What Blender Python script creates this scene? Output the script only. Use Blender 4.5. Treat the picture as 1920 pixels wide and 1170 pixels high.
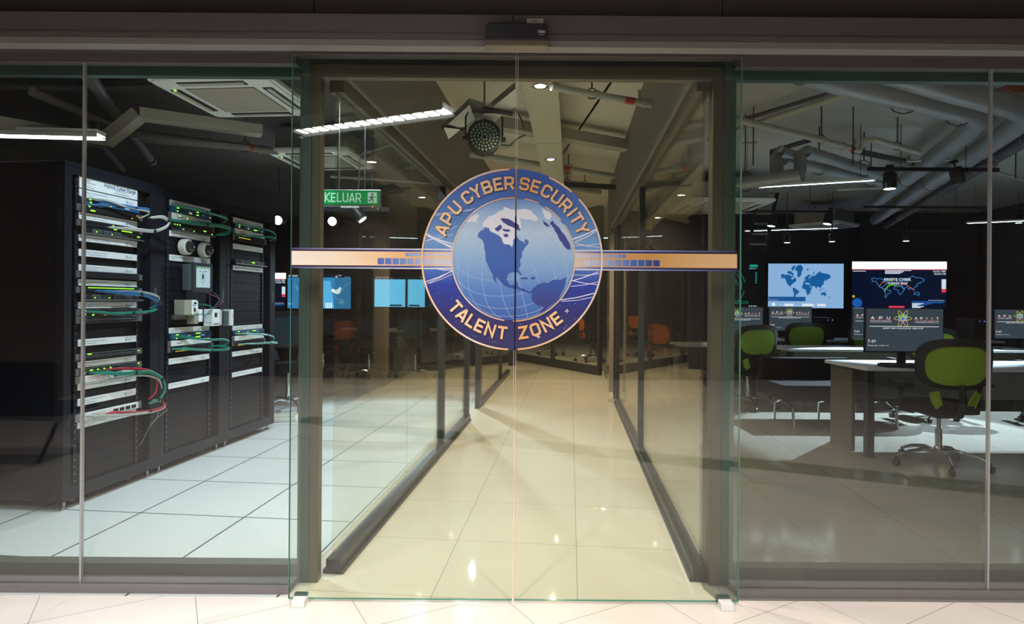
import bpy, bmesh, math, random
from mathutils import Vector, Matrix
R = math.radians
random.seed(7)
for o in list(bpy.data.objects): bpy.data.objects.remove(o)
S = bpy.context.scene
COL = S.collection
F = 1150.0; CAMH = 1.32; ROLL = R(.43)
CR, SR = math.cos(ROLL), math.sin(ROLL)

# ------------------------------------------------------------ camera, world, exposure
cam = bpy.data.cameras.new('camera'); cam.lens = F/1920*36; cam.sensor_width = 36
cam.shift_y = -20/1920; cam.clip_start = .05
co = bpy.data.objects.new('camera', cam); COL.objects.link(co); S.camera = co
co.matrix_world = Matrix(((CR, -SR, 0, 0), (0, 0, -1, 0), (SR, CR, 0, CAMH), (0, 0, 0, 1)))
w = bpy.data.worlds.new('world'); S.world = w; w.use_nodes = True
w.node_tree.nodes['Background'].inputs[0].default_value = (.5, .55, .6, 1)
w.node_tree.nodes['Background'].inputs[1].default_value = .02
S.view_settings.view_transform = 'Standard'; S.view_settings.look = 'None'
S.view_settings.gamma = 1; S.view_settings.exposure = 0; S.view_settings.use_curve_mapping = False
S.cycles.transparent_max_bounces = 40; S.cycles.max_bounces = 8; S.cycles.diffuse_bounces = 3
S.cycles.glossy_bounces = 4; S.cycles.caustics_reflective = False; S.cycles.caustics_refractive = False
S.cycles.sample_clamp_indirect = 4

TH = R(5.46); CT, ST = math.cos(TH), math.sin(TH)
def I(r, d, z=0): return Vector((r*CT + d*ST, -r*ST + d*CT, z))       # rooms' own axes, turned a little from the facade
def P(px, py, Y):
    u, v = px-960, 565-py
    return Vector(((u*CR - v*SR)/F*Y, Y, CAMH + (u*SR + v*CR)/F*Y))
def Pz(px, py, z):
    u, v = px-960, 565-py
    return P(px, py, (z-CAMH)*F/(u*SR + v*CR))

def area(name, loc, rot, sx, sy, power, col, spread=140):
    l = bpy.data.lights.new(name, 'AREA'); l.shape = 'RECTANGLE'; l.size = sx; l.size_y = sy
    l.energy = power; l.color = col; l.spread = R(spread)
    o = bpy.data.objects.new(name, l); COL.objects.link(o); o.location = loc; o.rotation_euler = rot; return o
def spot(name, loc, target, power, col, angle=90, blend=.4, radius=.03):
    l = bpy.data.lights.new(name, 'SPOT'); l.energy = power; l.color = col
    l.spot_size = R(angle); l.spot_blend = blend; l.shadow_soft_size = radius
    o = bpy.data.objects.new(name, l); COL.objects.link(o); o.location = loc
    d = Vector(target) - Vector(loc); o.rotation_euler = d.to_track_quat('-Z', 'Y').to_euler(); return o
WARM = (1, .84, .60); COOL = (.72, .88, 1.0); PINK = (1, .94, .89)
def down(loc, power, col, angle=110, tgt=None, r=.04):
    return spot('down_spot', loc, tgt or (loc[0], loc[1], 0), power, col, angle, .7, r)
# lobby side (behind and above the camera)
for x in (-2.7, -.9, .9, 2.7): down((x, 1.0, 2.95), 140, PINK, 124)
for x in (-2.4, 0, 2.4):
    for y in (-.7, -2.4, -4.2): down((x, y, 3.05), 125, PINK, 140, r=.02)
# server room: lamps throwing cool light on the floor in front of the racks
for q, p_ in ((I(-2.3, 3.5, 3.0), 160), (I(-1.7, 4.3, 3.0), 160)): down(q, p_, COOL, 110, q+I(.1, 1.0, -3))  # this pair is added, hidden from view by the header
spot('server_room_spot', I(-1.9, 8.9, 2.5), I(-1.9, 6.0, 0), 420, COOL, 70, .5)
spot('server_room_spot', I(-1.35, 8.6, 2.5), I(-1.6, 7.0, 0), 120, COOL, 80, .5)
# corridor: warm downlights in the perforated tray
TRAYR = -.21
for d_, p_ in ((3.3,95),(4.05,100),(6.15,120),(8.3,170),(10.5,180),(12.8,160)): down(I(TRAYR, d_, 2.73), p_, WARM if d_ < 5 else (1,.76,.44), 140, r=.02)  # the nearest is an added lamp, out of view above the doors
for r_, d_ in ((2.2,14.5),(-1.5,15.5),(3.8,16)): down(I(r_, d_, 3.0), 90, WARM, 140)  # lamps added to brighten the far room, without fittings
# study room on the right
spot('study_spot', I(4.2, 8.3, 2.7), I(3.45, 6.9, 0), 1900, COOL, 54, .2)
spot('study_spot', I(2.3, 8.6, 2.7), I(2.0, 7.4, 0), 1200, COOL, 54, .3)
spot('study_spot', I(5.8, 8.0, 2.7), I(5.0, 7.0, 0), 1200, COOL, 56, .3)
for r_, d_ in ((1.5, 3.5), (3.0, 3.5), (4.2, 3.7)): down(I(r_, d_, 3.0), 18, (1,.97,.88), 130)  # added lamps, hidden by the header, for the front of the room

# ------------------------------------------------------------ builders
class MB:
    def __init__(s): s.v = []; s.f = []; s.m = []; s.k = 0
    def add(s, vs, fs, k=None):
        b = len(s.v); s.v += [Vector(x) for x in vs]
        for f in fs: s.f.append([b+i for i in f]); s.m.append(s.k if k is None else k)
        return s
    def box(s, x0, x1, y0, y1, z0, z1, k=None):
        return s.add([(x0,y0,z0),(x1,y0,z0),(x1,y1,z0),(x0,y1,z0),(x0,y0,z1),(x1,y0,z1),(x1,y1,z1),(x0,y1,z1)],
                     [(0,3,2,1),(4,5,6,7),(0,1,5,4),(1,2,6,5),(2,3,7,6),(3,0,4,7)], k)
    def bar(s, p, q, w, h, k=None, up=(0,0,1)):                      # box section beam from p to q
        p, q = Vector(p), Vector(q); d = (q-p).normalized(); u = Vector(up)
        a = d.cross(u).normalized()*w/2; b = a.cross(d).normalized()*h/2
        vs = [c+i*a+j*b for c in (p, q) for i, j in ((-1,-1),(1,-1),(1,1),(-1,1))]
        return s.add(vs, [(0,3,2,1),(4,5,6,7),(0,1,5,4),(1,2,6,5),(2,3,7,6),(3,0,4,7)], k)
    def tube(s, path, r, n=10, closed=False, k=None, sq=1):
        path = [Vector(p) for p in path]; m = len(path); rs = r if isinstance(r, (list, tuple)) else [r]*m
        vs = []; prev = None
        for i, p in enumerate(path):
            a = path[(i-1) % m] if (closed or i) else p; c = path[(i+1) % m] if (closed or i < m-1) else p
            d = (c-a).normalized()
            if prev is None: u = d.cross(Vector((0,0,1)) if abs(d.z) < .9 else Vector((1,0,0))).normalized()
            else: u = (prev - d*prev.dot(d)).normalized()
            prev = u; b = d.cross(u)
            for j in range(n):
                t = 2*math.pi*j/n; vs.append(p + (u*math.cos(t) + b*math.sin(t)*sq)*rs[i])
        fs = []
        for i in range(m if closed else m-1):
            i2 = (i+1) % m
            for j in range(n): fs.append((i*n+j, i2*n+j, i2*n+(j+1) % n, i*n+(j+1) % n))
        if not closed: fs.append(tuple(range(n))[::-1]); fs.append(tuple((m-1)*n+j for j in range(n)))
        return s.add(vs, fs, k)
    def cyl(s, p, q, r, r2=None, n=16, k=None): return s.tube([p, q], [r, r if r2 is None else r2], n, k=k)
    def lathe(s, prof, c=(0,0,0), axis='z', n=24, k=None, caps=True):
        c = Vector(c); vs = []
        for r, h in prof:
            for j in range(n):
                t = 2*math.pi*j/n; x, y = r*math.cos(t), r*math.sin(t)
                vs.append(c + Vector({'z': (x,y,h), 'y': (x,h,y), 'x': (h,x,y)}[axis]))
        fs = [(i*n+j, i*n+(j+1) % n, (i+1)*n+(j+1) % n, (i+1)*n+j) for i in range(len(prof)-1) for j in range(n)]
        if caps: fs += [tuple(range(n))[::-1], tuple((len(prof)-1)*n+j for j in range(n))]
        return s.add(vs, fs, k)
    def poly(s, pts, y=0, k=None): return s.add([(a, y, b) for a, b in pts], [tuple(range(len(pts)))], k)   # flat, facing -y
    def rect(s, x0, x1, z0, z1, y=0, k=None): return s.poly([(x0,z0),(x1,z0),(x1,z1),(x0,z1)], y, k)
    def prism(s, pts, y0, y1, k=None):
        n = len(pts); return s.add([(a,y0,b) for a,b in pts]+[(a,y1,b) for a,b in pts],
            [tuple(range(n)), tuple(range(2*n-1, n-1, -1))]+[(i, n+i, n+(i+1)%n, (i+1)%n) for i in range(n)], k)
    def slab(s, pts, z0, z1, k=None):
        n = len(pts); return s.add([(a,b,z1) for a,b in pts]+[(a,b,z0) for a,b in pts],
            [tuple(range(n)), tuple(range(2*n-1, n-1, -1))]+[(i, n+i, n+(i+1)%n, (i+1)%n) for i in range(n)], k)
    def ribbon(s, pts, t, y=0, closed=False, k=None):
        pts = [Vector(p) for p in pts]; n = len(pts); L = []; Rr = []
        for i, p in enumerate(pts):
            d0 = (p-pts[i-1]).normalized() if (i or closed) else None
            d1 = (pts[(i+1) % n]-p).normalized() if (i < n-1 or closed) else None
            d0 = d0 or d1; d1 = d1 or d0
            m = Vector((-(d0.y+d1.y), d0.x+d1.x)); m = m.normalized() if m.length > 1e-6 else Vector((-d0.y, d0.x))
            c = max(.4, m.dot(Vector((-d0.y, d0.x)))); L.append(p+m*t/2/c); Rr.append(p-m*t/2/c)
        for i in range(n if closed else n-1):
            j = (i+1) % n; s.poly([tuple(L[i]), tuple(Rr[i]), tuple(Rr[j]), tuple(L[j])], y, k)
        return s
    def disc(s, cx, cz, r, y=0, n=24, k=None): return s.poly([(cx+r*math.cos(2*math.pi*i/n), cz+r*math.sin(2*math.pi*i/n)) for i in range(n)], y, k)
    def ring(s, cx, cz, r0, r1, y=0, n=64, k=None, a0=0, a1=360):
        st = max(2, int(n*abs(a1-a0)/360))
        for i in range(st):
            a, b = R(a0+(a1-a0)*i/st), R(a0+(a1-a0)*(i+1)/st)
            s.poly([(cx+r*math.cos(t), cz+r*math.sin(t)) for r, t in ((r0,a),(r1,a),(r1,b),(r0,b))], y, k)
        return s
    def text(s, body, x, z, size, y=0, width=None, align='l', k=None, bold=0, res=2):
        vs, fs = text_geo(body, bold, res); xs = [q[0] for q in vs]
        sx = size; x0, x1 = min(xs), max(xs)
        if width: sx = width/(x1-x0)
        off = {'l': -x0*sx, 'c': -(x0+x1)/2*sx, 'r': -x1*sx}[align]
        return s.add([(x+off+a*sx, y, z+b*size) for a, b in vs], fs, k)
    def clipx(s, xs, keep_less):
        nf = []; nv = []; nm = []
        for f, m in zip(s.f, s.m):
            pts = [s.v[i] for i in f]; out = []
            for i, p in enumerate(pts):
                q = pts[(i+1) % len(pts)]; ip = (p.x <= xs) == keep_less; iq = (q.x <= xs) == keep_less
                if ip: out.append(p)
                if ip != iq: out.append(p.lerp(q, (xs-p.x)/(q.x-p.x)))
            if len(out) > 2: b = len(nv); nv += out; nf.append(list(range(b, b+len(out)))); nm.append(m)
        r = MB(); r.v, r.f, r.m = nv, nf, nm; return r
    def move(s, v): v = Vector(v); s.v = [p+v for p in s.v]; return s
    def build(s, name, mat, parent=None, smooth=False, bevel=0, loc=None):
        me = bpy.data.meshes.new(name); me.from_pydata([tuple(p) for p in s.v], [], s.f)
        for m in (mat if isinstance(mat, (list, tuple)) else [mat]): me.materials.append(m)
        me.polygons.foreach_set('material_index', s.m)
        if smooth: me.polygons.foreach_set('use_smooth', [True]*len(me.polygons))
        me.update(); o = bpy.data.objects.new(name, me); COL.objects.link(o); o.parent = parent
        if loc: o.location = loc
        if smooth:
            e = o.modifiers.new('edge', 'EDGE_SPLIT'); e.split_angle = R(40)
        if bevel:
            b = o.modifiers.new('bevel', 'BEVEL'); b.width = bevel; b.segments = 2; b.limit_method = 'ANGLE'
        return o
_tc = {}
def text_geo(body, bold, res):
    key = (body, bold, res)
    if key not in _tc:
        c = bpy.data.curves.new('t', 'FONT'); c.body = body; c.size = 1; c.offset = bold; c.resolution_u = res; c.fill_mode = 'BOTH'
        o = bpy.data.objects.new('t', c); COL.objects.link(o); dg = bpy.context.evaluated_depsgraph_get(); dg.update()
        me = o.evaluated_get(dg).to_mesh(); _tc[key] = ([(v.co.x, v.co.y) for v in me.vertices], [tuple(p.vertices) for p in me.polygons])
        o.evaluated_get(dg).to_mesh_clear(); bpy.data.objects.remove(o); bpy.data.curves.remove(c)
    return _tc[key]
def tag(o, label=None, cat=None, group=None, kind=None):
    if label: o['label'] = label
    if cat: o['category'] = cat
    if group: o['group'] = group
    if kind: o['kind'] = kind
    return o
def thing(name, label, cat, loc=(0,0,0), rz=0, group=None, rx=0, ry=0):
    o = bpy.data.objects.new(name, None); COL.objects.link(o); o.empty_display_size = .1
    o.location = loc; o.rotation_euler = (rx, ry, rz); return tag(o, label, cat, group)
def solo(name, mb, mat, label, cat, group=None, **kw):              # a thing that is one mesh: its origin goes to its base
    xs = [p.x for p in mb.v]; ys = [p.y for p in mb.v]; zs = [p.z for p in mb.v]
    c = Vector(((min(xs)+max(xs))/2, (min(ys)+max(ys))/2, min(zs))); mb.move(-c)
    return tag(mb.build(name, mat, loc=c, **kw), label, cat, group)
def struct(name, mb, mat, parent=None, **kw):
    o = mb.build(name, mat, parent, **kw)
    if parent is None: o['kind'] = 'structure'
    return o
def copy_tree(o, parent=None):
    c = o.copy(); COL.objects.link(c); c.parent = parent
    for ch in list(o.children): copy_tree(ch, c)
    return c
def dup(o, label, loc, rz=None, group=None, scale=None):
    c = copy_tree(o); c.location = loc; c['label'] = label
    if rz is not None: c.rotation_euler[2] = rz
    if group: c['group'] = group
    if scale: c.scale = scale
    return c

# ------------------------------------------------------------ materials
def srgb(r, g=None, b=None):
    if g is None: g = b = r
    return tuple(((c/255+.055)/1.055)**2.4 if c > 10 else c/255/12.92 for c in (r, g, b)) + (1,)
def nm(name):
    m = bpy.data.materials.new(name); m.use_nodes = True; return m, m.node_tree.nodes, m.node_tree.links
def mat(name, col, rough=.5, metal=0, noise=.06, scale=40, bump=0, spec=.5):
    m, N, L = nm(name); b = N['Principled BSDF']; b.inputs['Roughness'].default_value = rough
    b.inputs['Metallic'].default_value = metal; b.inputs['Specular IOR Level'].default_value = spec
    tc = N.new('ShaderNodeTexCoord'); nz = N.new('ShaderNodeTexNoise'); nz.inputs['Scale'].default_value = scale
    L.new(tc.outputs['Object'], nz.inputs['Vector'])
    mx = N.new('ShaderNodeMix'); mx.data_type = 'RGBA'; L.new(nz.outputs['Fac'], mx.inputs['Factor'])
    mx.inputs[6].default_value = tuple(c*(1-noise) for c in col[:3])+(1,); mx.inputs[7].default_value = tuple(min(1, c*(1+noise)) for c in col[:3])+(1,)
    L.new(mx.outputs[2], b.inputs['Base Color'])
    if bump:
        bp = N.new('ShaderNodeBump'); bp.inputs['Strength'].default_value = bump; bp.inputs['Distance'].default_value = .004
        L.new(nz.outputs['Fac'], bp.inputs['Height']); L.new(bp.outputs[0], b.inputs['Normal'])
    return m
def emit(name, col, strength=1):
    m, N, L = nm(name); N.remove(N['Principled BSDF']); e = N.new('ShaderNodeEmission')
    e.inputs[0].default_value = col; e.inputs[1].default_value = strength; L.new(e.outputs[0], N['Material Output'].inputs[0]); return m
def ramp(name, axis, lo, hi, stops, rough=.5, emission=0):
    m, N, L = nm(name); b = N['Principled BSDF']; b.inputs['Roughness'].default_value = rough
    tc = N.new('ShaderNodeTexCoord'); sp = N.new('ShaderNodeSeparateXYZ'); mr = N.new('ShaderNodeMapRange'); cr = N.new('ShaderNodeValToRGB')
    L.new(tc.outputs['Object'], sp.inputs[0]); L.new(sp.outputs[axis], mr.inputs[0]); mr.inputs[1].default_value = lo; mr.inputs[2].default_value = hi
    L.new(mr.outputs[0], cr.inputs[0]); e = cr.color_ramp.elements
    e[0].position, e[0].color = stops[0]; e[1].position, e[1].color = stops[-1]
    for p, c in stops[1:-1]: q = e.new(p); q.color = c
    L.new(cr.outputs[0], b.inputs['Base Color'])
    if emission: L.new(cr.outputs[0], b.inputs['Emission Color']); b.inputs['Emission Strength'].default_value = emission
    return m
def glass(name, tint, f0=.04):
    m, N, L = nm(name); N.remove(N['Principled BSDF'])
    t = N.new('ShaderNodeBsdfTransparent'); t.inputs[0].default_value = tuple(tint)+(1,)
    g = N.new('ShaderNodeBsdfGlossy'); g.inputs['Roughness'].default_value = 0; g.inputs[0].default_value = (1,1,1,1)
    lw = N.new('ShaderNodeLayerWeight'); lw.inputs[0].default_value = .5
    p = N.new('ShaderNodeMath'); p.operation = 'POWER'; p.inputs[1].default_value = 5; L.new(lw.outputs['Facing'], p.inputs[0])
    q = N.new('ShaderNodeMath'); q.operation = 'MULTIPLY_ADD'; q.inputs[1].default_value = 1-f0; q.inputs[2].default_value = f0; L.new(p.outputs[0], q.inputs[0])
    mx = N.new('ShaderNodeMixShader'); L.new(q.outputs[0], mx.inputs[0]); L.new(t.outputs[0], mx.inputs[1]); L.new(g.outputs[0], mx.inputs[2])
    L.new(mx.outputs[0], N['Material Output'].inputs[0]); return m
def tiles(name, col, grout, sx, sy, ang, ox, oy, gw=.004, rough=.15, var=.05, noise_scale=6, bump=0, spec=.5):
    m, N, L = nm(name); b = N['Principled BSDF']; b.inputs['Roughness'].default_value = rough; b.inputs['Specular IOR Level'].default_value = spec
    tc = N.new('ShaderNodeTexCoord'); mp = N.new('ShaderNodeMapping'); mp.vector_type = 'TEXTURE'
    mp.inputs['Rotation'].default_value = (0, 0, ang)
    L.new(tc.outputs['Object'], mp.inputs['Vector']); sp = N.new('ShaderNodeSeparateXYZ'); L.new(mp.outputs[0], sp.inputs[0])
    def math_(op, a, c=None, d=None):
        n = N.new('ShaderNodeMath'); n.operation = op
        for i, x in enumerate((a, c, d)):
            if x is None: continue
            if isinstance(x, (int, float)): n.inputs[i].default_value = x
            else: L.new(x, n.inputs[i])
        return n.outputs[0]
    def line(out, size, off):
        fr = math_('FRACT', math_('MULTIPLY_ADD', out, 1/size, -off/size + 100))
        dd = math_('MINIMUM', fr, math_('SUBTRACT', 1.0, fr)); return math_('LESS_THAN', dd, gw/2/size), math_('FLOOR', math_('MULTIPLY_ADD', out, 1/size, -off/size+100))
    lx, cx = line(sp.outputs[0], sx, ox); ly, cy = line(sp.outputs[1], sy, oy)
    g = math_('MAXIMUM', lx, ly)
    cb = N.new('ShaderNodeCombineXYZ'); L.new(cx, cb.inputs[0]); L.new(cy, cb.inputs[1])
    wn = N.new('ShaderNodeTexWhiteNoise'); L.new(cb.outputs[0], wn.inputs['Vector'])
    nz = N.new('ShaderNodeTexNoise'); nz.inputs['Scale'].default_value = noise_scale; L.new(tc.outputs['Object'], nz.inputs['Vector'])
    s_ = math_('ADD', math_('MULTIPLY_ADD', wn.outputs[0], var, 1-var), math_('MULTIPLY_ADD', nz.outputs['Fac'], var*1.5, -var*.75))
    mu = N.new('ShaderNodeVectorMath'); mu.operation = 'SCALE'; mu.inputs[0].default_value = col[:3]; L.new(s_, mu.inputs['Scale'])
    mx = N.new('ShaderNodeMix'); mx.data_type = 'RGBA'; L.new(g, mx.inputs['Factor']); L.new(mu.outputs[0], mx.inputs[6]); mx.inputs[7].default_value = grout
    L.new(mx.outputs[2], b.inputs['Base Color'])
    if bump:
        bp = N.new('ShaderNodeBump'); bp.inputs['Strength'].default_value = bump; bp.inputs['Distance'].default_value = .003
        n2 = N.new('ShaderNodeTexNoise'); n2.inputs['Scale'].default_value = 120; L.new(tc.outputs['Object'], n2.inputs['Vector'])
        L.new(n2.outputs['Fac'], bp.inputs['Height']); L.new(bp.outputs[0], b.inputs['Normal'])
    return m
BLK = mat('black_plastic', (.012,.013,.016,1), .45); DK = mat('dark_metal', (.03,.035,.042,1), .4, .3)
RACK = mat('rack_paint', (.009,.011,.018,1), .5, spec=.25); RACK2 = mat('rack_panel', (.006,.007,.011,1), .5, spec=.2)
CHROME = mat('chrome', (.75,.77,.8,1), .12, 1, 0); STEEL = mat('brushed_steel', (.45,.46,.47,1), .35, .9)
ALU = mat('bronze_aluminium', (.125,.108,.08,1), .4, .4); ALUG = mat('green_grey_aluminium', (.075,.12,.105,1), .4, .4)
ALUD = mat('dark_aluminium', (.045,.05,.05,1), .4, .4)
HEAD = mat('header_cladding', (.08,.069,.07,1), .5); HEADD = mat('fascia_paint', (.045,.038,.04,1), .6); HEADL = mat('header_lip', (.17,.16,.155,1), .45)
WHITE = mat('white_plastic', (.84,.86,.84,1), .45); CREAM = mat('cream_plastic', (.55,.53,.44,1), .5); BEIGE = mat('beige_enclosure', (.34,.33,.26,1), .5)
PANEL = mat('label_panel_white', (.86,.88,.90,1), .35); INK = mat('label_ink', (.05,.07,.12,1), .5); INKN = mat('navy_ink', (.03,.07,.2,1), .5)
PORT = mat('port_dark', (.006,.006,.008,1), .4); GREYD = mat('switch_grey', (.10,.12,.13,1), .4, .3); BLUED = mat('firewall_blue', (.02,.09,.20,1), .4)
LEDG = emit('led_green', (.35,1,.05,1), 2.2); LEDA = emit('led_amber', (1,.75,.05,1), 1.6); LEDR = emit('led_orange', (1,.25,.05,1), 2)
CGREEN = mat('cable_green', (.01,.24,.17,1), .45); CBLUE = mat('cable_blue', (.03,.16,.38,1), .45); CWHITE = mat('cable_white', (.5,.52,.5,1), .45)
CRED = mat('cable_red', (.5,.03,.05,1), .45); CYEL = mat('cable_yellow', (.5,.42,.05,1), .45)
SLAB = mat('painted_slab', (.66,.61,.50,1), .8, 0, .1, 1.5); SLABG = mat('grey_slab', (.42,.42,.385,1), .8, 0, .1, 1.5); SLABD = mat('dark_slab', (.09,.085,.085,1), .85, 0, .1, 2)
DUCT = mat('duct_wrap', (.34,.36,.37,1), .38, .3, .12, 14); PIPE = mat('pipe_cream', (.42,.42,.36,1), .5); PIPED = mat('pipe_dark', (.06,.06,.06,1), .5)
RED = mat('red_band', (.5,.04,.03,1), .5); BULK = mat('bulkhead_paint', (.22,.20,.165,1), .7); BEAM = mat('beam_paint', (.36,.34,.27,1), .7)
LIME = mat('lime_mesh', (.26,.40,.03,1), .7, 0, .12, 260); ORANGE = mat('orange_mesh', (.6,.13,.02,1), .6); NAVY = mat('navy_mesh', (.03,.09,.16,1), .6)
FAB = mat('charcoal_fabric', (.016,.017,.02,1), .9, 0, .2, 90, spec=.1); TOP = mat('white_laminate', (.62,.68,.75,1), .3); WOODG = mat('grey_laminate', (.12,.11,.10,1), .5)
WALLD = mat('dark_wall', (.022,.03,.055,1), .8); WALLB = mat('brown_wall', (.20,.165,.14,1), .8); COLB = mat('column_paint', (.32,.27,.22,1), .6)
LAMP = emit('lamp_white', (1,.97,.92,1), 14); LAMPC = emit('lamp_cool', (.75,.9,1,1), 12); LAMPW = emit('lamp_warm', (1,.85,.6,1), 12); LAMPS = emit('lamp_spot', (.8,.92,1,1), 60)
G_FIX = glass('facade_glass', (.93,.955,.945)); G_DOOR = glass('door_glass', (.915,.95,.925)); G_SIDE = glass('partition_glass', (.95,.955,.93), .05)
GEDGE = mat('glass_edge', (.10,.30,.24,1), .15); SEAM = mat('silicone_joint', (.45,.46,.48,1), .25, .5); GLINT = mat('coppery_glint', (.62,.47,.40,1), .4, .2)  # meeting edges: coppery highlight of the glass put into the colour
# ------------------------------------------------------------ floors, walls, ceilings
YD = 2.69; YG = 2.78; YF = 2.86
ipoly = lambda pts: [tuple(I(a, b))[:2] for a, b in pts]
floor_lobby = tiles('lobby_tile', srgb(238,228,222), srgb(150,140,134), .60, .345, R(29.4), 1.40*math.cos(R(29.4))*0+.12, .02, .003, .3, .03)
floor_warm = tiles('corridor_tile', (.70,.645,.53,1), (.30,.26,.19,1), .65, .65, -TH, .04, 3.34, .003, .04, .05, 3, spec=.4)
floor_cool = tiles('raised_floor_tile', (.62,.66,.65,1), (.05,.07,.07,1), .67, .67, -TH, -1.958, 3.546, .011, .38, .03, 30, .25)
floor_study = tiles('study_tile', (.25,.245,.215,1), (.10,.10,.085,1), .65, .65, -TH, .04, 3.34, .003, .10, .06, 3)  # corridor tile darkened, the room's dimmer light put into its colour
struct('floor', MB().slab([(-6,-5),(6,-5),(6,YD+.03),(-6,YD+.03)], -.1, 0), floor_lobby)
c24, s24 = math.cos(R(24)), math.sin(R(24)); b0 = Vector((1.79,.42))
struct('trim_50', MB().slab([(b0.x+c24*u-s24*v, b0.y+s24*u+c24*v) for u, v in ((-4.5,-.17),(4.6,-.17),(4.6,.17),(-4.5,.17))], 0, .003), mat('dark_green_inlay', (.035,.075,.06,1), .3))
# rooms: left of the corridor, corridor, right of the corridor (their border follows the partitions)
struct('floor', MB().slab([(-8,YD+.03), (-.99,YD+.03)] + ipoly([(-1.27,2.9),(-1.27,9.3),(-6,9.3)]) + [(-8,9.6)], -.1, 0), floor_cool)
struct('floor', MB().slab([(-.99,YD+.03),(.92,YD+.03)] + ipoly([(.62,2.9),(.62,22),(-8,22),(-8,9.3),(-1.27,9.3),(-1.27,2.9)]), -.1, 0), floor_warm)
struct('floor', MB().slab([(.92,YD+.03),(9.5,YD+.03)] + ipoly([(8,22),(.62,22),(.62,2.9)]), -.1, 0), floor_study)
ZC = 3.05
struct('ceiling', MB().slab([(-8,YF+.1),(-.87,YF+.1)] + ipoly([(-1.13,3.0),(-1.13,13),(-8,13)]), ZC, ZC+.2), SLABD)
struct('ceiling', MB().slab([(-.87,YF+.1),(.93,YF+.1)] + ipoly([(.62,3.0),(.62,22),(-8,22),(-8,13),(-1.13,13),(-1.13,3.0)]), ZC, ZC+.2), SLAB)
struct('ceiling', MB().slab([(.93,YF+.1),(9.5,YF+.1)] + ipoly([(8,22),(.62,22),(.62,3.0)]), ZC, ZC+.2), SLABG)
struct('ceiling', MB().box(-6,6,-5,2.6,3.1,3.3), HEADD)
def ibox(m, r0, r1, d0, d1, z0, z1, k=None):
    b = len(m.v); m.box(r0, r1, d0, d1, z0, z1, k)
    for i in range(b, len(m.v)): m.v[i] = I(m.v[i].x, m.v[i].y, m.v[i].z)
    return m
struct('wall_back', MB().box(-6,6,-5.2,-5,0,3.1), WALLB)
struct('wall_left', MB().box(-6.2,-6,-5,YG,0,3.1), WALLB)
struct('wall_right', MB().box(6,6.2,-5,YG,0,3.1), WALLB)
struct('wall_left', ibox(MB(), -7.2,-7.0, 2.2, 12.6, 0, ZC), WALLD)
struct('wall_right', ibox(MB(), 7.6,7.8, 2.9, 22, 0, ZC), WALLD)
struct('wall_far', ibox(MB(), -7.2,-1.12, 12.5, 12.6, 0, ZC), WALLD)
struct('wall_far', ibox(MB(), 1.6,7.6, 12.3, 12.4, 0, ZC), WALLD)
struct('wall_far', ibox(MB(), -8,8, 20, 20.1, 0, ZC), BULK)

# ------------------------------------------------------------ facade: header, frame, side panes
struct('wall_header', MB().box(-6,-.850,2.60,2.75,2.49,3.1).box(-.846,.880,2.60,2.75,2.49,3.1).box(.884,6,2.60,2.75,2.49,3.1), HEADD)
h = MB().box(-6,-.0075,2.50,2.60,2.408,2.487).box(-.0025,6,2.50,2.60,2.408,2.487); struct('trim_1', h, HEAD)
struct('trim_2', MB().box(-6,6,2.495,2.58,2.386,2.406), HEAD)
struct('trim_3', MB().box(-6,6,2.50,2.56,2.358,2.384), HEADL)
struct('trim_4', MB().box(-6,6,2.70,2.80,2.42,2.50), HEADD)
struct('trim_5', MB().box(-6,-.98,2.765,2.81,2.385,2.42).box(1.005,6,2.765,2.81,2.385,2.42), HEAD)
fr = MB(); fr.box(-6,-.945,YF,YF+.04,2.36,2.45).box(.985,6,YF,YF+.04,2.36,2.45); struct('trim_6', fr, ALUG)
struct('trim_7', MB().box(-.945,.985,YF,YF+.06,2.42,2.47), ALUD)
struct('trim_8', MB().box(-.945,.985,YF+.01,YF+.05,2.362,2.425), ALU)
for x0, x1, m_ in ((-.995,-.940,ALUG),(-.940,-.898,ALU),(.930,.982,ALU),(.982,1.040,ALUG)):
    struct('trim_9', MB().box(x0,x1,YF,YF+.06,0,2.36), m_, bevel=.003)
KICK = mat('kick_rail', (.10,.105,.09,1), .5)
struct('baseboard_left', MB().box(-6,-.995,YF,YF+.07,0,.085), KICK)
struct('baseboard_right', MB().box(1.040,6,YF,YF+.07,0,.085), KICK)
CURB = mat('curb_stone', (.19,.17,.175,1), .6)
struct('trim_10', MB().box(-6,-.99,2.745,2.86,0,.03).box(1.02,6,2.745,2.86,0,.03), CURB)
xl = P(156, 600, YG).x; xr = P(1854, 600, YG).x
for i, (x0, x1) in enumerate(((-6,xl-.003),(xl+.003,-.955),(.99,xr-.003),(xr+.003,6))):
    wdw = struct('window_%d' % (i+1), MB().box(x0,x1,YG-.006,YG+.006,.03,2.40), G_FIX)
for x in (xl, xr): struct('trim_11', MB().box(x-.0045,x+.0045,YG-.008,YG+.008,.03,2.40), SEAM)

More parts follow.
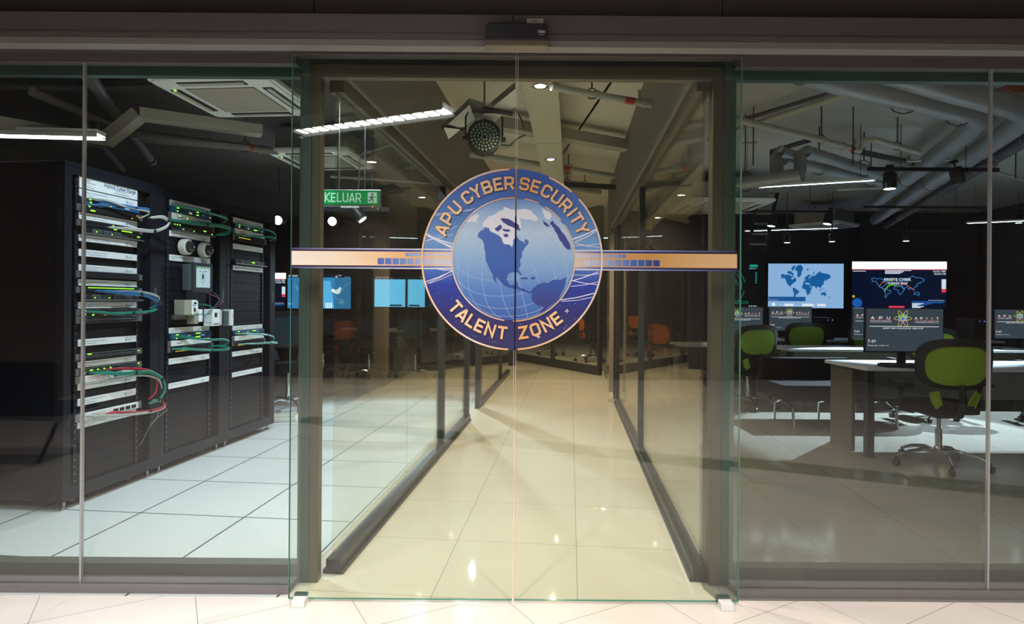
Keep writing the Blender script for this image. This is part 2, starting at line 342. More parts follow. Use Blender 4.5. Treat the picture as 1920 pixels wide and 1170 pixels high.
# ------------------------------------------------------------ corridor partitions (panes, posts, rails, bulkheads)
def partition(side, r, spans, posts, n0, bulk):
    for k, (d0, d1) in enumerate(spans):
        struct('window_%d' % (n0+k), ibox(MB(), r-.006, r+.006, d0+.002, d1-.002, .07, 2.32), G_SIDE)
    for (d0, d1) in posts: struct('trim_%d' % n0, ibox(MB(), r-.03, r+.03, d0, d1, 0, 2.32), ALUD)
    a, b = bulk
    struct('baseboard_'+side, ibox(ibox(MB(), r-.035, r+.035, spans[0][0], 6.72 if side == 'left' else 8.1, 0, .07), r-.05, r+.05, spans[0][0], 6.7 if side == 'left' else 8.0, 0, .02), ALUD)
    struct('trim_%d' % (n0+20), ibox(MB(), r-.035, r+.035, a, b, 2.32, 2.39), ALU)
    struct('wall_'+side, ibox(MB(), r-.06, r+.06, a, b, 2.39, ZC), BULK)
partition('left', -1.13, [(2.86,4.19),(4.19,5.31),(5.31,6.65)], [(5.28,5.35),(6.6,6.68)], 12, (2.86, 11.2))
partition('right', .62, [(2.97,4.5),(4.5,5.42),(5.42,6.8),(6.8,8.1)], [(5.40,5.46),(8.06,8.14),(8.45,8.52)], 20, (2.97, 9.1))
for d0, d1 in ((7.45,7.62),(9.85,9.92)): struct('trim_30', ibox(MB(), -1.16,-1.10,d0,d1,0,2.32), ALUD)
for k, (d0, d1) in enumerate(((7.62,8.7),(8.7,9.85),(9.92,11.2))):
    struct('window_%d' % (30+k), ibox(MB(), -1.136,-1.124,d0,d1,.07,2.32), G_SIDE)
struct('baseboard_left', ibox(MB(), -1.165,-1.095,7.62,11.2,0,.07), ALUD)
struct('wall_column', ibox(MB(), .55,.74,9.1,9.3,0,ZC), COLB)
# angled glass wall closing the corridor
g0, g1 = Vector((1.60,11.02,0)), Vector((-1.4,16.6,0)); gd = (g1-g0).normalized()
struct('baseboard_far', MB().bar(g0+Vector((0,0,.08)), g1+Vector((0,0,.08)), .06, .16), ALUD)
struct('wall_far', MB().bar(g0+Vector((0,0,2.75)), g1+Vector((0,0,2.75)), .10, .60), BULK)
for k in range(4):
    a, b = g0+gd*(k*1.58), g0+gd*(k*1.58+1.56)
    struct('window_%d' % (40+k), MB().bar(a+Vector((0,0,1.305)), b+Vector((0,0,1.305)), .012, 2.29), G_SIDE)
    c = g0+gd*(k*1.58); struct('trim_40', MB().bar(c+gd*0+Vector((0,0,1.25)), c+gd*.06+Vector((0,0,1.25)), .07, 2.4), ALUD)
# open glass swing door beside the column
dr = struct('door_3', ibox(MB(), .50,.512,8.14,8.44,.02,2.3), G_SIDE)

# ------------------------------------------------------------ sliding doors with the emblem
xs = .0145                                                            # where the two leaves meet
KC = .000759                                                          # emblem artwork unit
DC = P(960.0, 486.5, YD-.007)                                         # centre of the emblem
def A(x, y): return ((x-614)*KC, (573-y)*KC)
def lay(k): return -.0004*k
zt = 1.0/KC
V_ = lambda y: (573-y)*KC
BAND = ramp('emblem_band', 2, V_(1097), V_(50), [(0,srgb(46,42,92)),(.2,srgb(42,44,110)),(.36,srgb(38,60,160)),(.44,srgb(70,110,190)),(.6,srgb(112,158,212)),(.75,srgb(80,125,195)),(.9,srgb(62,98,180)),(1,srgb(55,90,172))], .45)
OCEAN = ramp('emblem_ocean', 2, V_(925), V_(225), [(0,srgb(52,88,165)),(.25,srgb(84,128,198)),(.5,srgb(142,182,224)),(.72,srgb(188,214,240)),(.88,srgb(160,196,236)),(1,srgb(104,146,212))], .45)
LAND = ramp('emblem_land', 2, V_(870), V_(390), [(0,srgb(58,54,118)),(.3,srgb(50,80,160)),(.6,srgb(62,102,182)),(1,srgb(78,112,190))], .45)
ICE = mat('emblem_ice', srgb(232,238,252), .45, noise=.02); DEEP = mat('emblem_deep', srgb(66,74,146), .45); GRAT = mat('emblem_graticule', srgb(168,194,226), .45)
GOLD = ramp('emblem_gold', 0, -.40, .40, [(0,srgb(250,205,150)),(.2,srgb(250,214,172)),(.42,srgb(240,194,146)),(.55,srgb(222,164,104)),(.75,srgb(240,200,152)),(1,srgb(238,200,160))], .45)
GOLDL = ramp('emblem_pale_gold', 0, -.40, .40, [(0,srgb(250,205,160)),(.3,srgb(240,222,210)),(.5,srgb(225,170,110)),(.7,srgb(226,190,150)),(1,srgb(235,215,200))], .45)
SHADE = mat('emblem_letter_edge', srgb(48,36,50), .5); PALE = mat('emblem_pale', srgb(232,234,252), .45)
STRO = ramp('stripe_orange', 0, -.972, .982, [(0,srgb(255,248,238)),(.12,srgb(254,232,205)),(.275,srgb(246,184,108)),(.36,srgb(246,212,176)),(.43,srgb(238,228,228)),(.62,srgb(226,214,214)),(.70,srgb(214,165,115)),(.80,srgb(196,144,76)),(.9,srgb(212,170,115)),(1,srgb(220,184,138))], .45)
STRE = ramp('stripe_edge', 0, -.972, .982, [(0,srgb(70,66,150)),(.15,srgb(180,190,225)),(.3,srgb(240,240,248)),(.68,srgb(225,228,240)),(.85,srgb(110,130,190)),(1,srgb(50,52,120))], .45)
STRB = ramp('stripe_blue', 0, -.972, .982, [(0,srgb(62,40,44)),(.15,srgb(60,42,60)),(.27,srgb(40,52,150)),(.34,srgb(120,150,210)),(.45,srgb(215,220,240)),(.6,srgb(205,210,232)),(.7,srgb(50,80,160)),(.8,srgb(32,38,110)),(.9,srgb(44,30,36)),(1,srgb(40,26,28))], .45)
CHK = ramp('stripe_squares', 0, -.60, .62, [(0,srgb(72,100,190)),(.1,srgb(110,145,210)),(.22,srgb(205,208,228)),(.4,srgb(228,228,238)),(.75,srgb(205,208,226)),(.85,srgb(130,160,205)),(.92,srgb(60,105,180)),(1,srgb(36,62,140))], .45)
GLY = {'A': (.8,[[(.07,0),(.36,.9),(.44,.9),(.73,0)],[(.2,.27),(.6,.27)]]), 'P': (.78,[[(.1,0),(.1,.9),(.58,.9),(.68,.8),(.68,.48),(.58,.38),(.1,.38)]]),
 'U': (.8,[[(.1,1),(.1,.22),(.22,.1),(.58,.1),(.7,.22),(.7,1)]]), 'C': (.78,[[(.7,.66),(.7,.78),(.58,.9),(.22,.9),(.1,.78),(.1,.22),(.22,.1),(.58,.1),(.7,.22),(.7,.34)]]),
 'Y': (.8,[[(.06,1),(.4,.48),(.74,1)],[(.4,.5),(.4,0)]]), 'B': (.8,[[(.58,.5),(.1,.5),(.1,.9),(.56,.9),(.66,.8),(.66,.6),(.58,.5),(.7,.4),(.7,.2),(.6,.1),(.1,.1),(.1,.5)]]),
 'E': (.75,[[(.7,.9),(.1,.9),(.1,.1),(.7,.1)],[(.1,.5),(.64,.5)]]), 'R': (.8,[[(.1,0),(.1,.9),(.58,.9),(.68,.8),(.68,.52),(.58,.42),(.1,.42)],[(.45,.42),(.72,0)]]),
 'S': (.78,[[(.69,.68),(.69,.8),(.59,.9),(.2,.9),(.1,.8),(.1,.6),(.2,.51),(.59,.49),(.69,.4),(.69,.2),(.59,.1),(.2,.1),(.1,.2),(.1,.32)]]),
 'I': (.2,[[(.1,0),(.1,1)]]), 'T': (.8,[[(.02,.9),(.78,.9)],[(.4,.9),(.4,0)]]), 'L': (.7,[[(.1,1),(.1,.1),(.68,.1)]]),
 'N': (.8,[[(.1,0),(.1,.92),(.7,.08),(.7,1)]]), 'Z': (.8,[[(.05,.9),(.68,.9),(.1,.1),(.76,.1)]]),
 'O': (.8,[[(.1,.22),(.22,.1),(.58,.1),(.7,.22),(.7,.78),(.58,.9),(.22,.9),(.1,.78),(.1,.22),(.14,.17)]]),
 'K': (.75,[[(.1,0),(.1,1)],[(.7,1),(.16,.5),(.74,0)]])}
def glyph(m, ch, fn, y, t=.17, k=None):
    w_, st = GLY[ch]
    for s_ in st:
        b = len(m.v); m.ribbon(s_, t, y, k=k)
        for i in range(b, len(m.v)): q = fn(m.v[i].x - w_/2, m.v[i].z); m.v[i] = Vector((q[0], y, q[1]))
def arc_text(m, items, rb, hgt, y, top=True, dx=0, dz=0, wd=1.0, t=.17):
    for ch, a in items:
        a = R(a)
        def fn(u, v):
            if top: r = rb + v*hgt; n_ = (math.sin(a), math.cos(a)); s_ = (math.cos(a), -math.sin(a)); return ((n_[0]*r + s_[0]*u*hgt*wd)*KC+dx, (n_[1]*r + s_[1]*u*hgt*wd)*KC+dz)
            r = rb - v*hgt; n_ = (math.sin(a), -math.cos(a)); s_ = (math.cos(a), math.sin(a)); return ((n_[0]*r + s_[0]*u*hgt*wd)*KC+dx, (n_[1]*r + s_[1]*u*hgt*wd)*KC+dz)
        glyph(m, ch, fn, y, t)
layers = []
from mathutils.geometry import tessellate_polygon
def spread(m, st=6e-6, cyc=40):                                       # overlapping strokes of one print lie a hair apart
    r = MB(); n = 0
    for f, k in zip(m.f, m.m):
        pts = [m.v[i] for i in f]
        tris = tessellate_polygon([[Vector((p.x, p.z, 0)) for p in pts]]) if len(pts) > 4 else [tuple(range(len(pts)))]
        if len(pts) > 4 and len(tris) < 3 and len(pts) > 6: tris = [tuple(range(len(pts)))]
        for t_ in tris:
            q = [pts[i].copy() for i in t_]
            if (q[1]-q[0]).cross(q[2]-q[0]).y > 0: q.reverse()
            for p in q: p.y -= (n % cyc)*st
            r.add(q, [tuple(range(len(q)))], k); n += 1
    return r
def L_(name, m, mt, label=None): layers.append((name, spread(m) if layers else m, mt, label))
m = MB(); m.disc(0, 0, 523*KC, lay(1), 128); L_('blue_band', m, BAND, 'dark and mid blue printed disc of the emblem')
GX, GZ = (622-614)*KC, (573-573)*KC
m = MB(); m.disc(GX, GZ, 350*KC, lay(6), 96); L_('globe_ocean', m, OCEAN, 'pale blue ocean of the printed globe')
def jag(pts, amp=.11, it=2):
    rnd = random.Random(len(pts)*7+int(pts[0][0]))
    for _ in range(it):
        q = []
        for i, p in enumerate(pts):
            n_ = pts[(i+1) % len(pts)]; dx, dy = n_[0]-p[0], n_[1]-p[1]; o_ = rnd.uniform(-amp, amp); q += [p, ((p[0]+n_[0])/2-dy*o_, (p[1]+n_[1])/2+dx*o_)]
        pts = q
    return pts
def inglobe(pts, rr=346):
    out = []; pts = jag(pts)
    for x, y in pts:
        a, b = x-622, y-573; d = math.hypot(a, b)
        if d > rr: a, b = a*rr/d, b*rr/d
        out.append((a*KC+GX, -b*KC+GZ))
    return out
m = MB()
for k in range(-4, 5):                                                # meridians and parallels as thin curved lines
    for fam in (0, 1):
        pts = []
        for i in range(25):
            t = -1.35+2.7*i/24; lam = k*.33
            x, y, z = math.cos(t)*math.sin(lam), math.sin(t), math.cos(t)*math.cos(lam)
            if fam: t2 = k*.30; x, y, z = math.cos(t2)*math.sin(t), math.sin(t2), math.cos(t2)*math.cos(t)
            c_, s_ = math.cos(.62), math.sin(.62); y, z = y*c_ - z*s_*.0 + z*(-s_) if False else y*c_ - z*s_, y*s_ + z*c_
            x, y = x*math.cos(.25)-y*math.sin(.25), x*math.sin(.25)+y*math.cos(.25)
            if z > .02: pts.append((GX+x*345*KC, GZ+y*345*KC))
        if len(pts) > 2: m.ribbon(pts, 2.2*KC, lay(7))
L_('graticule', m, GRAT, 'thin pale grid lines of the printed globe')
m = MB()
m.poly(inglobe([(440,385),(455,350),(480,325),(520,310),(560,290),(570,268),(600,285),(640,285),(680,280),(720,290),(735,310),(765,340),(750,352),(700,345),(660,330),(665,380),(655,405),(640,395),(612,500),(595,498),(575,490),(555,455),(540,435),(520,425),(487,410),(482,392),(457,388)]), lay(8))
m.poly(inglobe([(780,275),(800,285),(830,300),(840,325),(830,345),(800,330),(790,305)]), lay(8))
m.poly(inglobe([(340,365),(360,335),(390,320),(415,310),(425,330),(405,350),(425,370),(395,360),(370,360)]), lay(8))
m.poly(inglobe([(590,500),(600,470),(615,505),(608,510)]), lay(8))
L_('ice_land', m, ICE, 'pale arctic land of the printed globe')
m = MB()
m.poly(inglobe([(415,438),(430,412),(452,400),(457,390),(482,395),(485,412),(515,425),(540,440),(555,452),(556,470),(575,488),(600,490),(614,508),(622,478),(618,462),(625,455),(640,440),(655,462),(672,470),(690,480),(710,480),(690,500),(680,520),(670,530),(672,550),(660,575),(665,600),(655,620),(652,634),(668,655),(675,665),(665,662),(646,646),(620,646),(500,655),(488,635),(480,620),(465,590),(462,550),(455,520),(455,490),(445,465),(420,450)]), lay(9))
m.poly(inglobe([(498,648),(560,640),(625,640),(600,652),(586,672),(585,695),(597,716),(615,724),(632,716),(640,704),(651,705),(646,724),(630,744),(595,735),(570,725),(548,700),(530,680)]), lay(9)-.0001)
m.poly(inglobe([(489,632),(504,645),(528,708),(519,702),(505,680)]), lay(9))
m.poly(inglobe([(622,730),(646,722),(662,738),(682,742),(702,754),(718,756),(734,752),(722,767),(700,762),(675,752),(650,744),(625,744)]), lay(9)-.0001)
m.poly(inglobe([(722,760),(740,735),(770,712),(800,705),(825,708),(835,695),(870,690),(895,690),(930,675),(925,700),(905,750),(882,800),(850,830),(800,868),(770,885),(785,865),(800,845),(770,840),(735,815),(728,790),(735,770)]), lay(9))
m.poly(inglobe([(662,680),(690,676),(712,684),(695,687),(665,686)]), lay(9)); m.poly(inglobe([(720,680),(745,672),(752,682),(730,688)]), lay(9))
m.poly(inglobe([(690,455),(712,470),(700,482),(684,472)]), lay(9))
L_('continents', m, LAND, 'mid blue continents of the printed globe')
m = MB()
m.poly(inglobe([(790,345),(812,362),(830,380),(835,355),(850,350),(880,385),(915,430),(940,470),(952,512),(935,515),(910,490),(885,455),(865,415),(840,370),(815,385),(795,370)]), lay(10))
m.poly(inglobe([(545,340),(600,345),(640,365),(662,405),(630,395),(590,378),(560,360)]), lay(10))
for p_ in ([(512,398),(545,372),(556,384),(530,415)],[(556,398),(598,402),(604,412),(566,412)],[(560,430),(584,424),(596,440),(574,446)]): m.poly(inglobe(p_), lay(10))
L_('dark_land', m, DEEP, 'dark blue shapes of the printed globe')
# stripe
zs_ = lambda y: -(y-573)*KC
s0, s1 = -.9635, .984
def sx(x): return (x-960)/F*YD
m = MB(); m.rect(s0, s1, zs_(632), zs_(515), lay(2)); L_('stripe_edge', m, STRE, 'pale outer edge of the horizontal stripe')
m = MB(); m.rect(s0, s1, zs_(625), zs_(522), lay(3)); L_('stripe_border', m, STRB, 'dark inner border of the horizontal stripe')
m = MB(); m.rect(s0, s1, zs_(614), zs_(533), lay(4)); L_('stripe_orange', m, STRO, 'orange gradient middle of the horizontal stripe')
m = MB()
for k in range(10):
    for side in (-1, 1):
        x0 = (-251 + k*13.9)*YD/F if side < 0 else (264 - k*14.3)*YD/F
        m.rect(min(x0, x0+side*-0+.0285), max(x0, x0+.0285) if side < 0 else x0+.0285, zs_(607), zs_(571), lay(5))
for k in range(12):
    for side in (-1, 1):
        x0 = (-199 + k*7.8)*YD/F if side < 0 else (206 - k*8.2)*YD/F
        m.rect(x0, x0+.0155, zs_(560), zs_(540), lay(5))
L_('stripe_squares', m, CHK, 'blue and white squares on the stripe')
# streaks crossing the band
def inb(p):
    a, b = p[0]-614, p[1]-573; d = math.hypot(a, b); f_ = min(1, 514/d); return (614+a*f_, 573+b*f_)
m = MB()
for p_, q_, t_ in (((105,430),(275,505),9),((120,425),(280,520),4),((135,440),(285,490),7),((105,470),(270,430),3),((160,310),(380,290),3),((170,325),(400,280),2),((120,470),(300,380),2),
                   ((118,705),(285,635),5),((125,715),(270,640),4),((140,715),(290,650),3),((150,625),(285,640),4),((960,455),(1100,395),8),((975,470),(1125,395),5),((960,490),(1120,480),3),((975,475),(1120,500),3),
                   ((940,700),(1115,640),5),((950,690),(1110,715),4),((955,725),(1120,700),3),((890,805),(1095,765),5),((900,812),(1090,790),3),((960,660),(1120,652),3)):
    m.ribbon([A(*inb(p_)), A((p_[0]+q_[0])/2, (p_[1]+q_[1])/2+4), A(*inb(q_))], t_*KC, lay(1.5))
L_('streaks', m, PALE, 'thin pale streaks across the band')
m = MB()
random.seed(3)
for i in range(90):
    a = random.uniform(0, 6.28); r_ = random.uniform(372, 500); m.disc(r_*KC*math.cos(a), r_*KC*math.sin(a), 1.8*KC, lay(2), 6)
for cx, cy in ((932,868),(768,1016)):
    q = A(cx, cy); m.rect(q[0]-12*KC, q[0]+12*KC, q[1]-2*KC, q[1]+2*KC, lay(15)); m.rect(q[0]-2*KC, q[0]+2*KC, q[1]-12*KC, q[1]+12*KC, lay(15))
L_('specks', m, PALE, 'tiny pale dots and crosses on the band')
m = MB()
rg = lambda r0, r1, a, b, y, cx=0, cz=0: m.ring(cx, cz, r0*KC, r1*KC, y, 160, None, 90-b, 90-a)
for a, b in ((-178,-2),(24,41),(47.5,176)): rg(513, 523, a, b, lay(12))
for a, b in ((-172,2),(10,24),(31,50),(55,180)): rg(351, 358, a, b, lay(12), GX, GZ)
L_('gold_rings', m, GOLDL, 'pale gold double ring around the globe')
up = list(zip('APUCYBERSECURITY', (-67.5,-58.2,-48.2,-36.4,-28.2,-19.6,-10.8,-2.4,9.0,17.6,26.5,35.6,44.6,51.4,57.4,66.0)))
dn = list(zip('TALENTZONE', (-49.5,-41.2,-33.0,-25.4,-16.8,-7.2,9.2,18.8,28.4,37.4)))
m = MB(); arc_text(m, up, 402, 76, lay(12.5), True, 3*KC, -4*KC, .96, .20); arc_text(m, dn, 463, 76, lay(12.5), False, 3*KC, -4*KC, .96, .20); L_('letter_shadow', m, SHADE, 'dark drop edge printed behind the letters')
m = MB(); arc_text(m, up, 402, 76, lay(14), True, 0, 0, .96, .185); arc_text(m, dn, 463, 76, lay(14), False, 0, 0, .96, .185); L_('lettering', m, GOLD, 'gold letters running around the emblem')

for i, (x0, x1) in enumerate(((P(545,600,YD).x, xs-.004), (xs+.003, P(1388,600,YD).x))):
    zt_, zb_ = 2.392, .012
    d_ = thing('door_%d' % (i+1), 'left' and ('left sliding glass door leaf carrying half of the round emblem' if i == 0 else 'right sliding glass door leaf carrying half of the round emblem'), 'door', ((x0+x1)/2, YD, 0)); d_['kind'] = 'structure'
    off = Vector((-(x0+x1)/2, -YD, 0))
    MB().box(x0+.002, x1-.002, YD-.006, YD+.006, zb_, zt_).move(off).build('glass_pane', G_DOOR, d_)
    xe = (x0, x0+.002) if i == 0 else (x1-.002, x1); xc = (x1-.002, x1) if i == 0 else (x0, x0+.002)
    e = MB().box(*xe, YD-.006, YD+.006, zb_, zt_).box(x0,x1,YD-.006,YD+.006,zb_-.002,zb_).move(off); MB().box(*xc, YD-.0065, YD+.0065, zb_, zt_).move(off).build('meeting_edge', GLINT, d_)
    e.build('glass_edge', GEDGE, d_)
    MB().box(x0, x1, YD-.012, YD+.012, zt_, zt_+.045).move(off).build('top_rail', HEAD, d_)
    for sxx in (.07, .93):
        MB().lathe([(.006,-.016),(.006,-.012)], axis='y').build('screw', STEEL, d_, loc=(x0+(x1-x0)*sxx+off.x, 0, zt_+.022))
    c = MB().disc(0, 0, .001, -.0001, 6)
    dec = MB(); base = layers[0][1].clipx(xs-DC.x-.004 if i == 0 else xs-DC.x+.003, i == 0)
    root = base.build('emblem_decal', layers[0][2], d_, loc=(DC.x+off.x, DC.y+off.y, DC.z)); root['label'] = 'half of the printed round globe emblem with its horizontal stripe'
    for nme, mm, mt_, lb in layers[1:]:
        q = mm.clipx(xs-DC.x-.004 if i == 0 else xs-DC.x+.003, i == 0)
        if q.f: oo = q.build(nme, mt_, root); oo['label'] = lb
for px, lab in ((563, 'small white floor guide block at the left door jamb'), (1359, 'small white floor guide block at the right door jamb')):
    q = P(px, 1136, 2.66); t = thing('floor_guide', lab, 'door guide', (q.x, 2.655, 0), 0, 'floor guides of the sliding doors')
    MB().box(-.028,.028,-.03,.03,0,.032).build('block', WHITE, t, bevel=.003); MB().box(-.03,.026,.012,.034,.01,.042).build('bracket', ALUG, t, bevel=.002)

# header sensor and notices
q = P(969, 83, 2.44); t = thing('door_sensor', 'black motion sensor box mounted on the header above the doors', 'sensor', (q.x, 2.44, q.z))
MB().add([(-.125,0,0),(.125,0,0),(.122,0,.055),(.112,0,.068),(-.112,0,.068),(-.122,0,.055),(-.125,.06,0),(.125,.06,0),(.122,.06,.055),(.112,.06,.068),(-.112,.06,.068),(-.122,.06,.055)],
   [(0,1,2,3,4,5),(11,10,9,8,7,6),(0,6,7,1),(1,7,8,2),(2,8,9,3),(3,9,10,4),(4,10,11,5),(5,11,6,0)]).move((0,0,.018)).build('housing', BLK, t, bevel=.004)
MB().box(-.126,.126,-.004,.058,-.008,.017).build('lens_cover', mat('smoked_lens', (.12,.10,.07,1), .15), t, bevel=.003)
MB().text('TORMAX', .098, .045, .016, -.0008, .03, 'c', bold=.02).text('AUTOMATIC', .098, .036, .006, -.0008, .02, 'c').build('lettering', mat('light_print', (.6,.6,.6,1)), t)
q = P(1003, 52, 2.49)
t = thing('exit_notice', 'small pale notice plate with green mark on the header beam', 'notice', (q.x, 2.494, q.z-.01))
MB().box(-.034,.034,-.002,0,0,.048).build('plate', mat('pale_plate', (.42,.40,.36,1), .5), t)
MB().rect(.018,.022,.012,.03,-.003).rect(-.028,-.024,.014,.018,-.003).rect(-.02,-.004,.015,.018,-.003).build('green_mark', mat('green_print', (.03,.3,.1,1)), t)
MB().ring(.006,.016,.004,.006,-.003,20).rect(-.008,.008,.038,.041,-.003).build('symbol', INK, t)
for px, lb in ((943, 'grey round key switch left of the seam above the sensor'), (977, 'grey round key switch right of the seam above the sensor')):
    q = P(px, 52, 2.49); t = thing('key_switch', lb, 'switch', (q.x, 2.492, q.z-.004), 0, 'round switches on the header')
    MB().lathe([(.014,.002),(.014,-.003),(.010,-.005)], axis='y', n=20).build('rosette', STEEL, t); MB().box(-.003,.003,-.008,-.004,-.006,.016).build('key_slot', BLK, t)
# ------------------------------------------------------------ server racks
RA = Vector((.131, .991, 0)).normalized(); RP = Vector((-2.76, 3.78, 0)); RROT = math.atan2(RA.y, RA.x); RW = .843
ROUT = Vector((RA.y, -RA.x, 0))
def rloc(s, out=0, z=0): return RP + RA*s + ROUT*out + Vector((0,0,z))
def RK(px, py):
    a = (px-960)*CR - (565-py)*SR; k = a/F; s = (k*RP.y - RP.x)/(RA.x - k*RA.y); Y = RP.y + RA.y*s
    return s, CAMH + ((px-960)*SR + (565-py)*CR)/F*Y
PXL = (146, 318, 437); OX = .115; PW = .5
def zr(i, y): return RK(PXL[i], y)[1]
def cyber_logo(m, x, z, h, y=0, k=None):
    m.ring(x+h*.35, z+h*.45, h*.22, h*.32, y, 12, k).rect(x, x+h*.7, z+h*.05, z+h*.15, y, k).rect(x, x+h*.15, z+h*.5, z+h*.9, y, k).rect(x+h*.55, x+h*.7, z+h*.5, z+h*.9, y, k)
    m.text('cyber test', x+h*.85, z+h*.3, h*.62, y, h*2.0, k=k, res=1); m.rect(x+h*1.1, x+h*2.6, z+h*.1, z+h*.14, y, k)
def make_panel(parent, z0, z1, l1, l2):
    p = MB().box(OX, OX+PW, .008, .014, z0, z1).build('label_panel', PANEL, parent); p['label'] = 'white printed label panel'
    h_ = z1-z0; m = MB(); m.text(l1, OX+.015, z0+h_*.58, h_*.26, .0075, .215, res=1); m.text(l2, OX+.015, z0+h_*.22, h_*.24, .0075, len(l2)*.0078, res=1)
    cyber_logo(m, OX+PW-.105, z0+h_*.2, h_*.5, .0075); m.build('lettering', INK, p)
labels = [[(352,365.6,'Cyber Range - Management Network','Core Network'),(395.6,409,'Cyber Range - Management Network','Distribution Switch Network'),(438,451,'Cyber Range - Management Network','Virtualisation Cluster Network'),(466,479,'Cyber Range - Management Network','Storage Management Network'),(495,507,'Cyber Range - Management Network','Services Network'),(523,535,'Cyber Range - Management Network','Test Network'),(566,578.5,'Cyber Range - Control Network','Access Switch'),(637,650,'Cyber Range - Management Network','Services Network'),(679,691,'Cyber Range - Management Network','I/O Access'),(720,733,'Cyber Range - Management Network','Access'),(749,762.5,'Cyber Range - Management Network','Service Network'),(793,805,'Cyber Range - Management Network','Control Network')],
 [(373,384,'Cyber Range - Exercise Network','Blue Team Network 01'),(431,442,'Cyber Range - External Network','01'),(476.5,488,'Cyber Range - External Network','CCTV'),(615,625.6,'Cyber Range - Internal Network','Blue Team Network 02'),(673,684,'Cyber Range - Internal Network','02'),(719.6,730,'Cyber Range - Internal Network','02')],
 [(406.5,417,'Cyber Range - Internal Network','Red Team Network 01'),(456,466,'Cyber Range - Internal Network','01'),(497,506,'Cyber Range - Internal Network','Control'),(611.5,620,'Cyber Range - Internal Network','Red Team Network 02'),(660,669,'Cyber Range - Internal Network','02'),(699,708,'Cyber Range - Internal Network','03')]]
H_ = 2.17; racks = []
for i in range(3):
    lab = ['black server rack nearest the facade with the large title panel', 'black server rack in the middle with dome cameras and touch display', 'black server rack farthest back with few devices'][i]
    t = thing('server_rack', lab, 'server rack', rloc(i*RW), RROT, 'server racks standing in a row'); racks.append(t); D_ = 1.05
    fr = MB()
    for x0, x1 in ((0,.055),(RW-.10,RW-.002)):
        fr.box(x0,x1,0,.06,.13,H_-.07)
    fr.box(0,RW-.002,0,.07,H_-.075,H_).box(0,RW-.002,0,.07,.055,.135).box(0,RW-.002,D_-.04,D_,.055,H_).box(0,RW-.002,.07,D_-.04,H_-.02,H_).box(0,RW-.002,.07,D_-.04,.055,.075)
    fr.build('frame', RACK, t, bevel=.003)
    MB().box(.0,.006,.06,D_-.04,.075,H_-.02).build('side_panel', RACK2, t); MB().box(RW-.008,RW-.002,.06,D_-.04,.075,H_-.02).build('side_panel', RACK2, t)
    fl = MB()                                                         # filler panels beside the rails
    for x0, x1 in ((.058,OX-.028),(OX+PW+.03,RW-.103)):
        n_ = 7
        fl = MB()
        for k in range(n_): z0 = .14+(H_-.22)*k/n_; fl.box(x0,x1,.045,.055,z0+.002,z0+(H_-.22)/n_-.002)
        fl.build('filler_panel', RACK2, t)
    rl = MB(); hs = MB()
    for x0 in (OX-.026, OX+PW+.002):
        rl.box(x0, x0+.024, .014, .03, .14, H_-.08)
        for k in range(44): zz = .16+k*.0444; hs.box(x0+.009,x0+.015,.0125,.0145,zz,zz+.006)
    r_ = rl.build('mounting_rail', RACK, t); hs.build('rail_hole', STEEL, r_)
    bl = MB()
    for k in range(22): z0 = .145+k*.0885; bl.box(OX, OX+PW, .022, .03, z0+.0015, z0+.087)
    bl.build('blanking_panel', RACK2, t)
    em = MB()
    for k in range(4): em.ring(RW-.05, 1.30+k*.028, .009, .012, -.001, 16); em.rect(RW-.058,RW-.042,1.299+k*.028,1.301+k*.028,-.001)
    em.rect(RW-.051,RW-.049,1.41,1.43,-.001).build('symbol_column', mat('faint_print', (.25,.27,.3,1)), t)
    for x in (.05, RW-.07):
        for y in (.04, D_-.06): f_ = MB().cyl((x,y,0),(x,y,.014),.026,.022).cyl((x,y,.014),(x,y,.06),.009).build('levelling_foot', STEEL, t, smooth=True)
    for x in (.17, RW-.19):
        MB().lathe([(.006,-.012),(.024,-.010),(.024,.010),(.006,.012)], (x,.10,.026), 'y').box(x-.012,x+.012,.085,.115,.03,.056).build('caster', mat('caster_grey%d' % i, (.35,.36,.37,1)), t, smooth=True)
    if i == 0:
        z0, z1 = zr(0,350), zr(0,324.4)
        p = MB().box(OX, OX+PW, .008, .014, z0, z1).build('title_panel', PANEL, t); p['label'] = 'large white title panel at the top of the rack'
        m = MB(); m.text('Hybrid Cyber Range', OX+.20, z0+.040, .036, .0075, .285, bold=.02); m.text('Cyber Test Systems', OX+.29, z0+.024, .012, .0075, .11, res=1).rect(OX+.28,OX+.42,z0+.010,z0+.013,.0075).rect(OX+.26,OX+.44,z0+.036,z0+.038,.0075)
        m.build('lettering', INKN, p); m = MB(); cyber_logo(m, OX+.035, z0+.075, .02, .0075); m.text('CYBER', OX+.04, z0+.048, .016, .0075, res=1).rect(OX+.04,OX+.13,z0+.038,z0+.041,.0075).text('A  P  U', OX+.05, z0+.016, .012, .0075, res=1).rect(OX+.05,OX+.12,z0+.010,z0+.012,.0075)
        m.build('lettering', INK, p)
    for y0, y1, l1, l2 in labels[i]: make_panel(t, zr(i,y1), zr(i,y0), l1, l2)

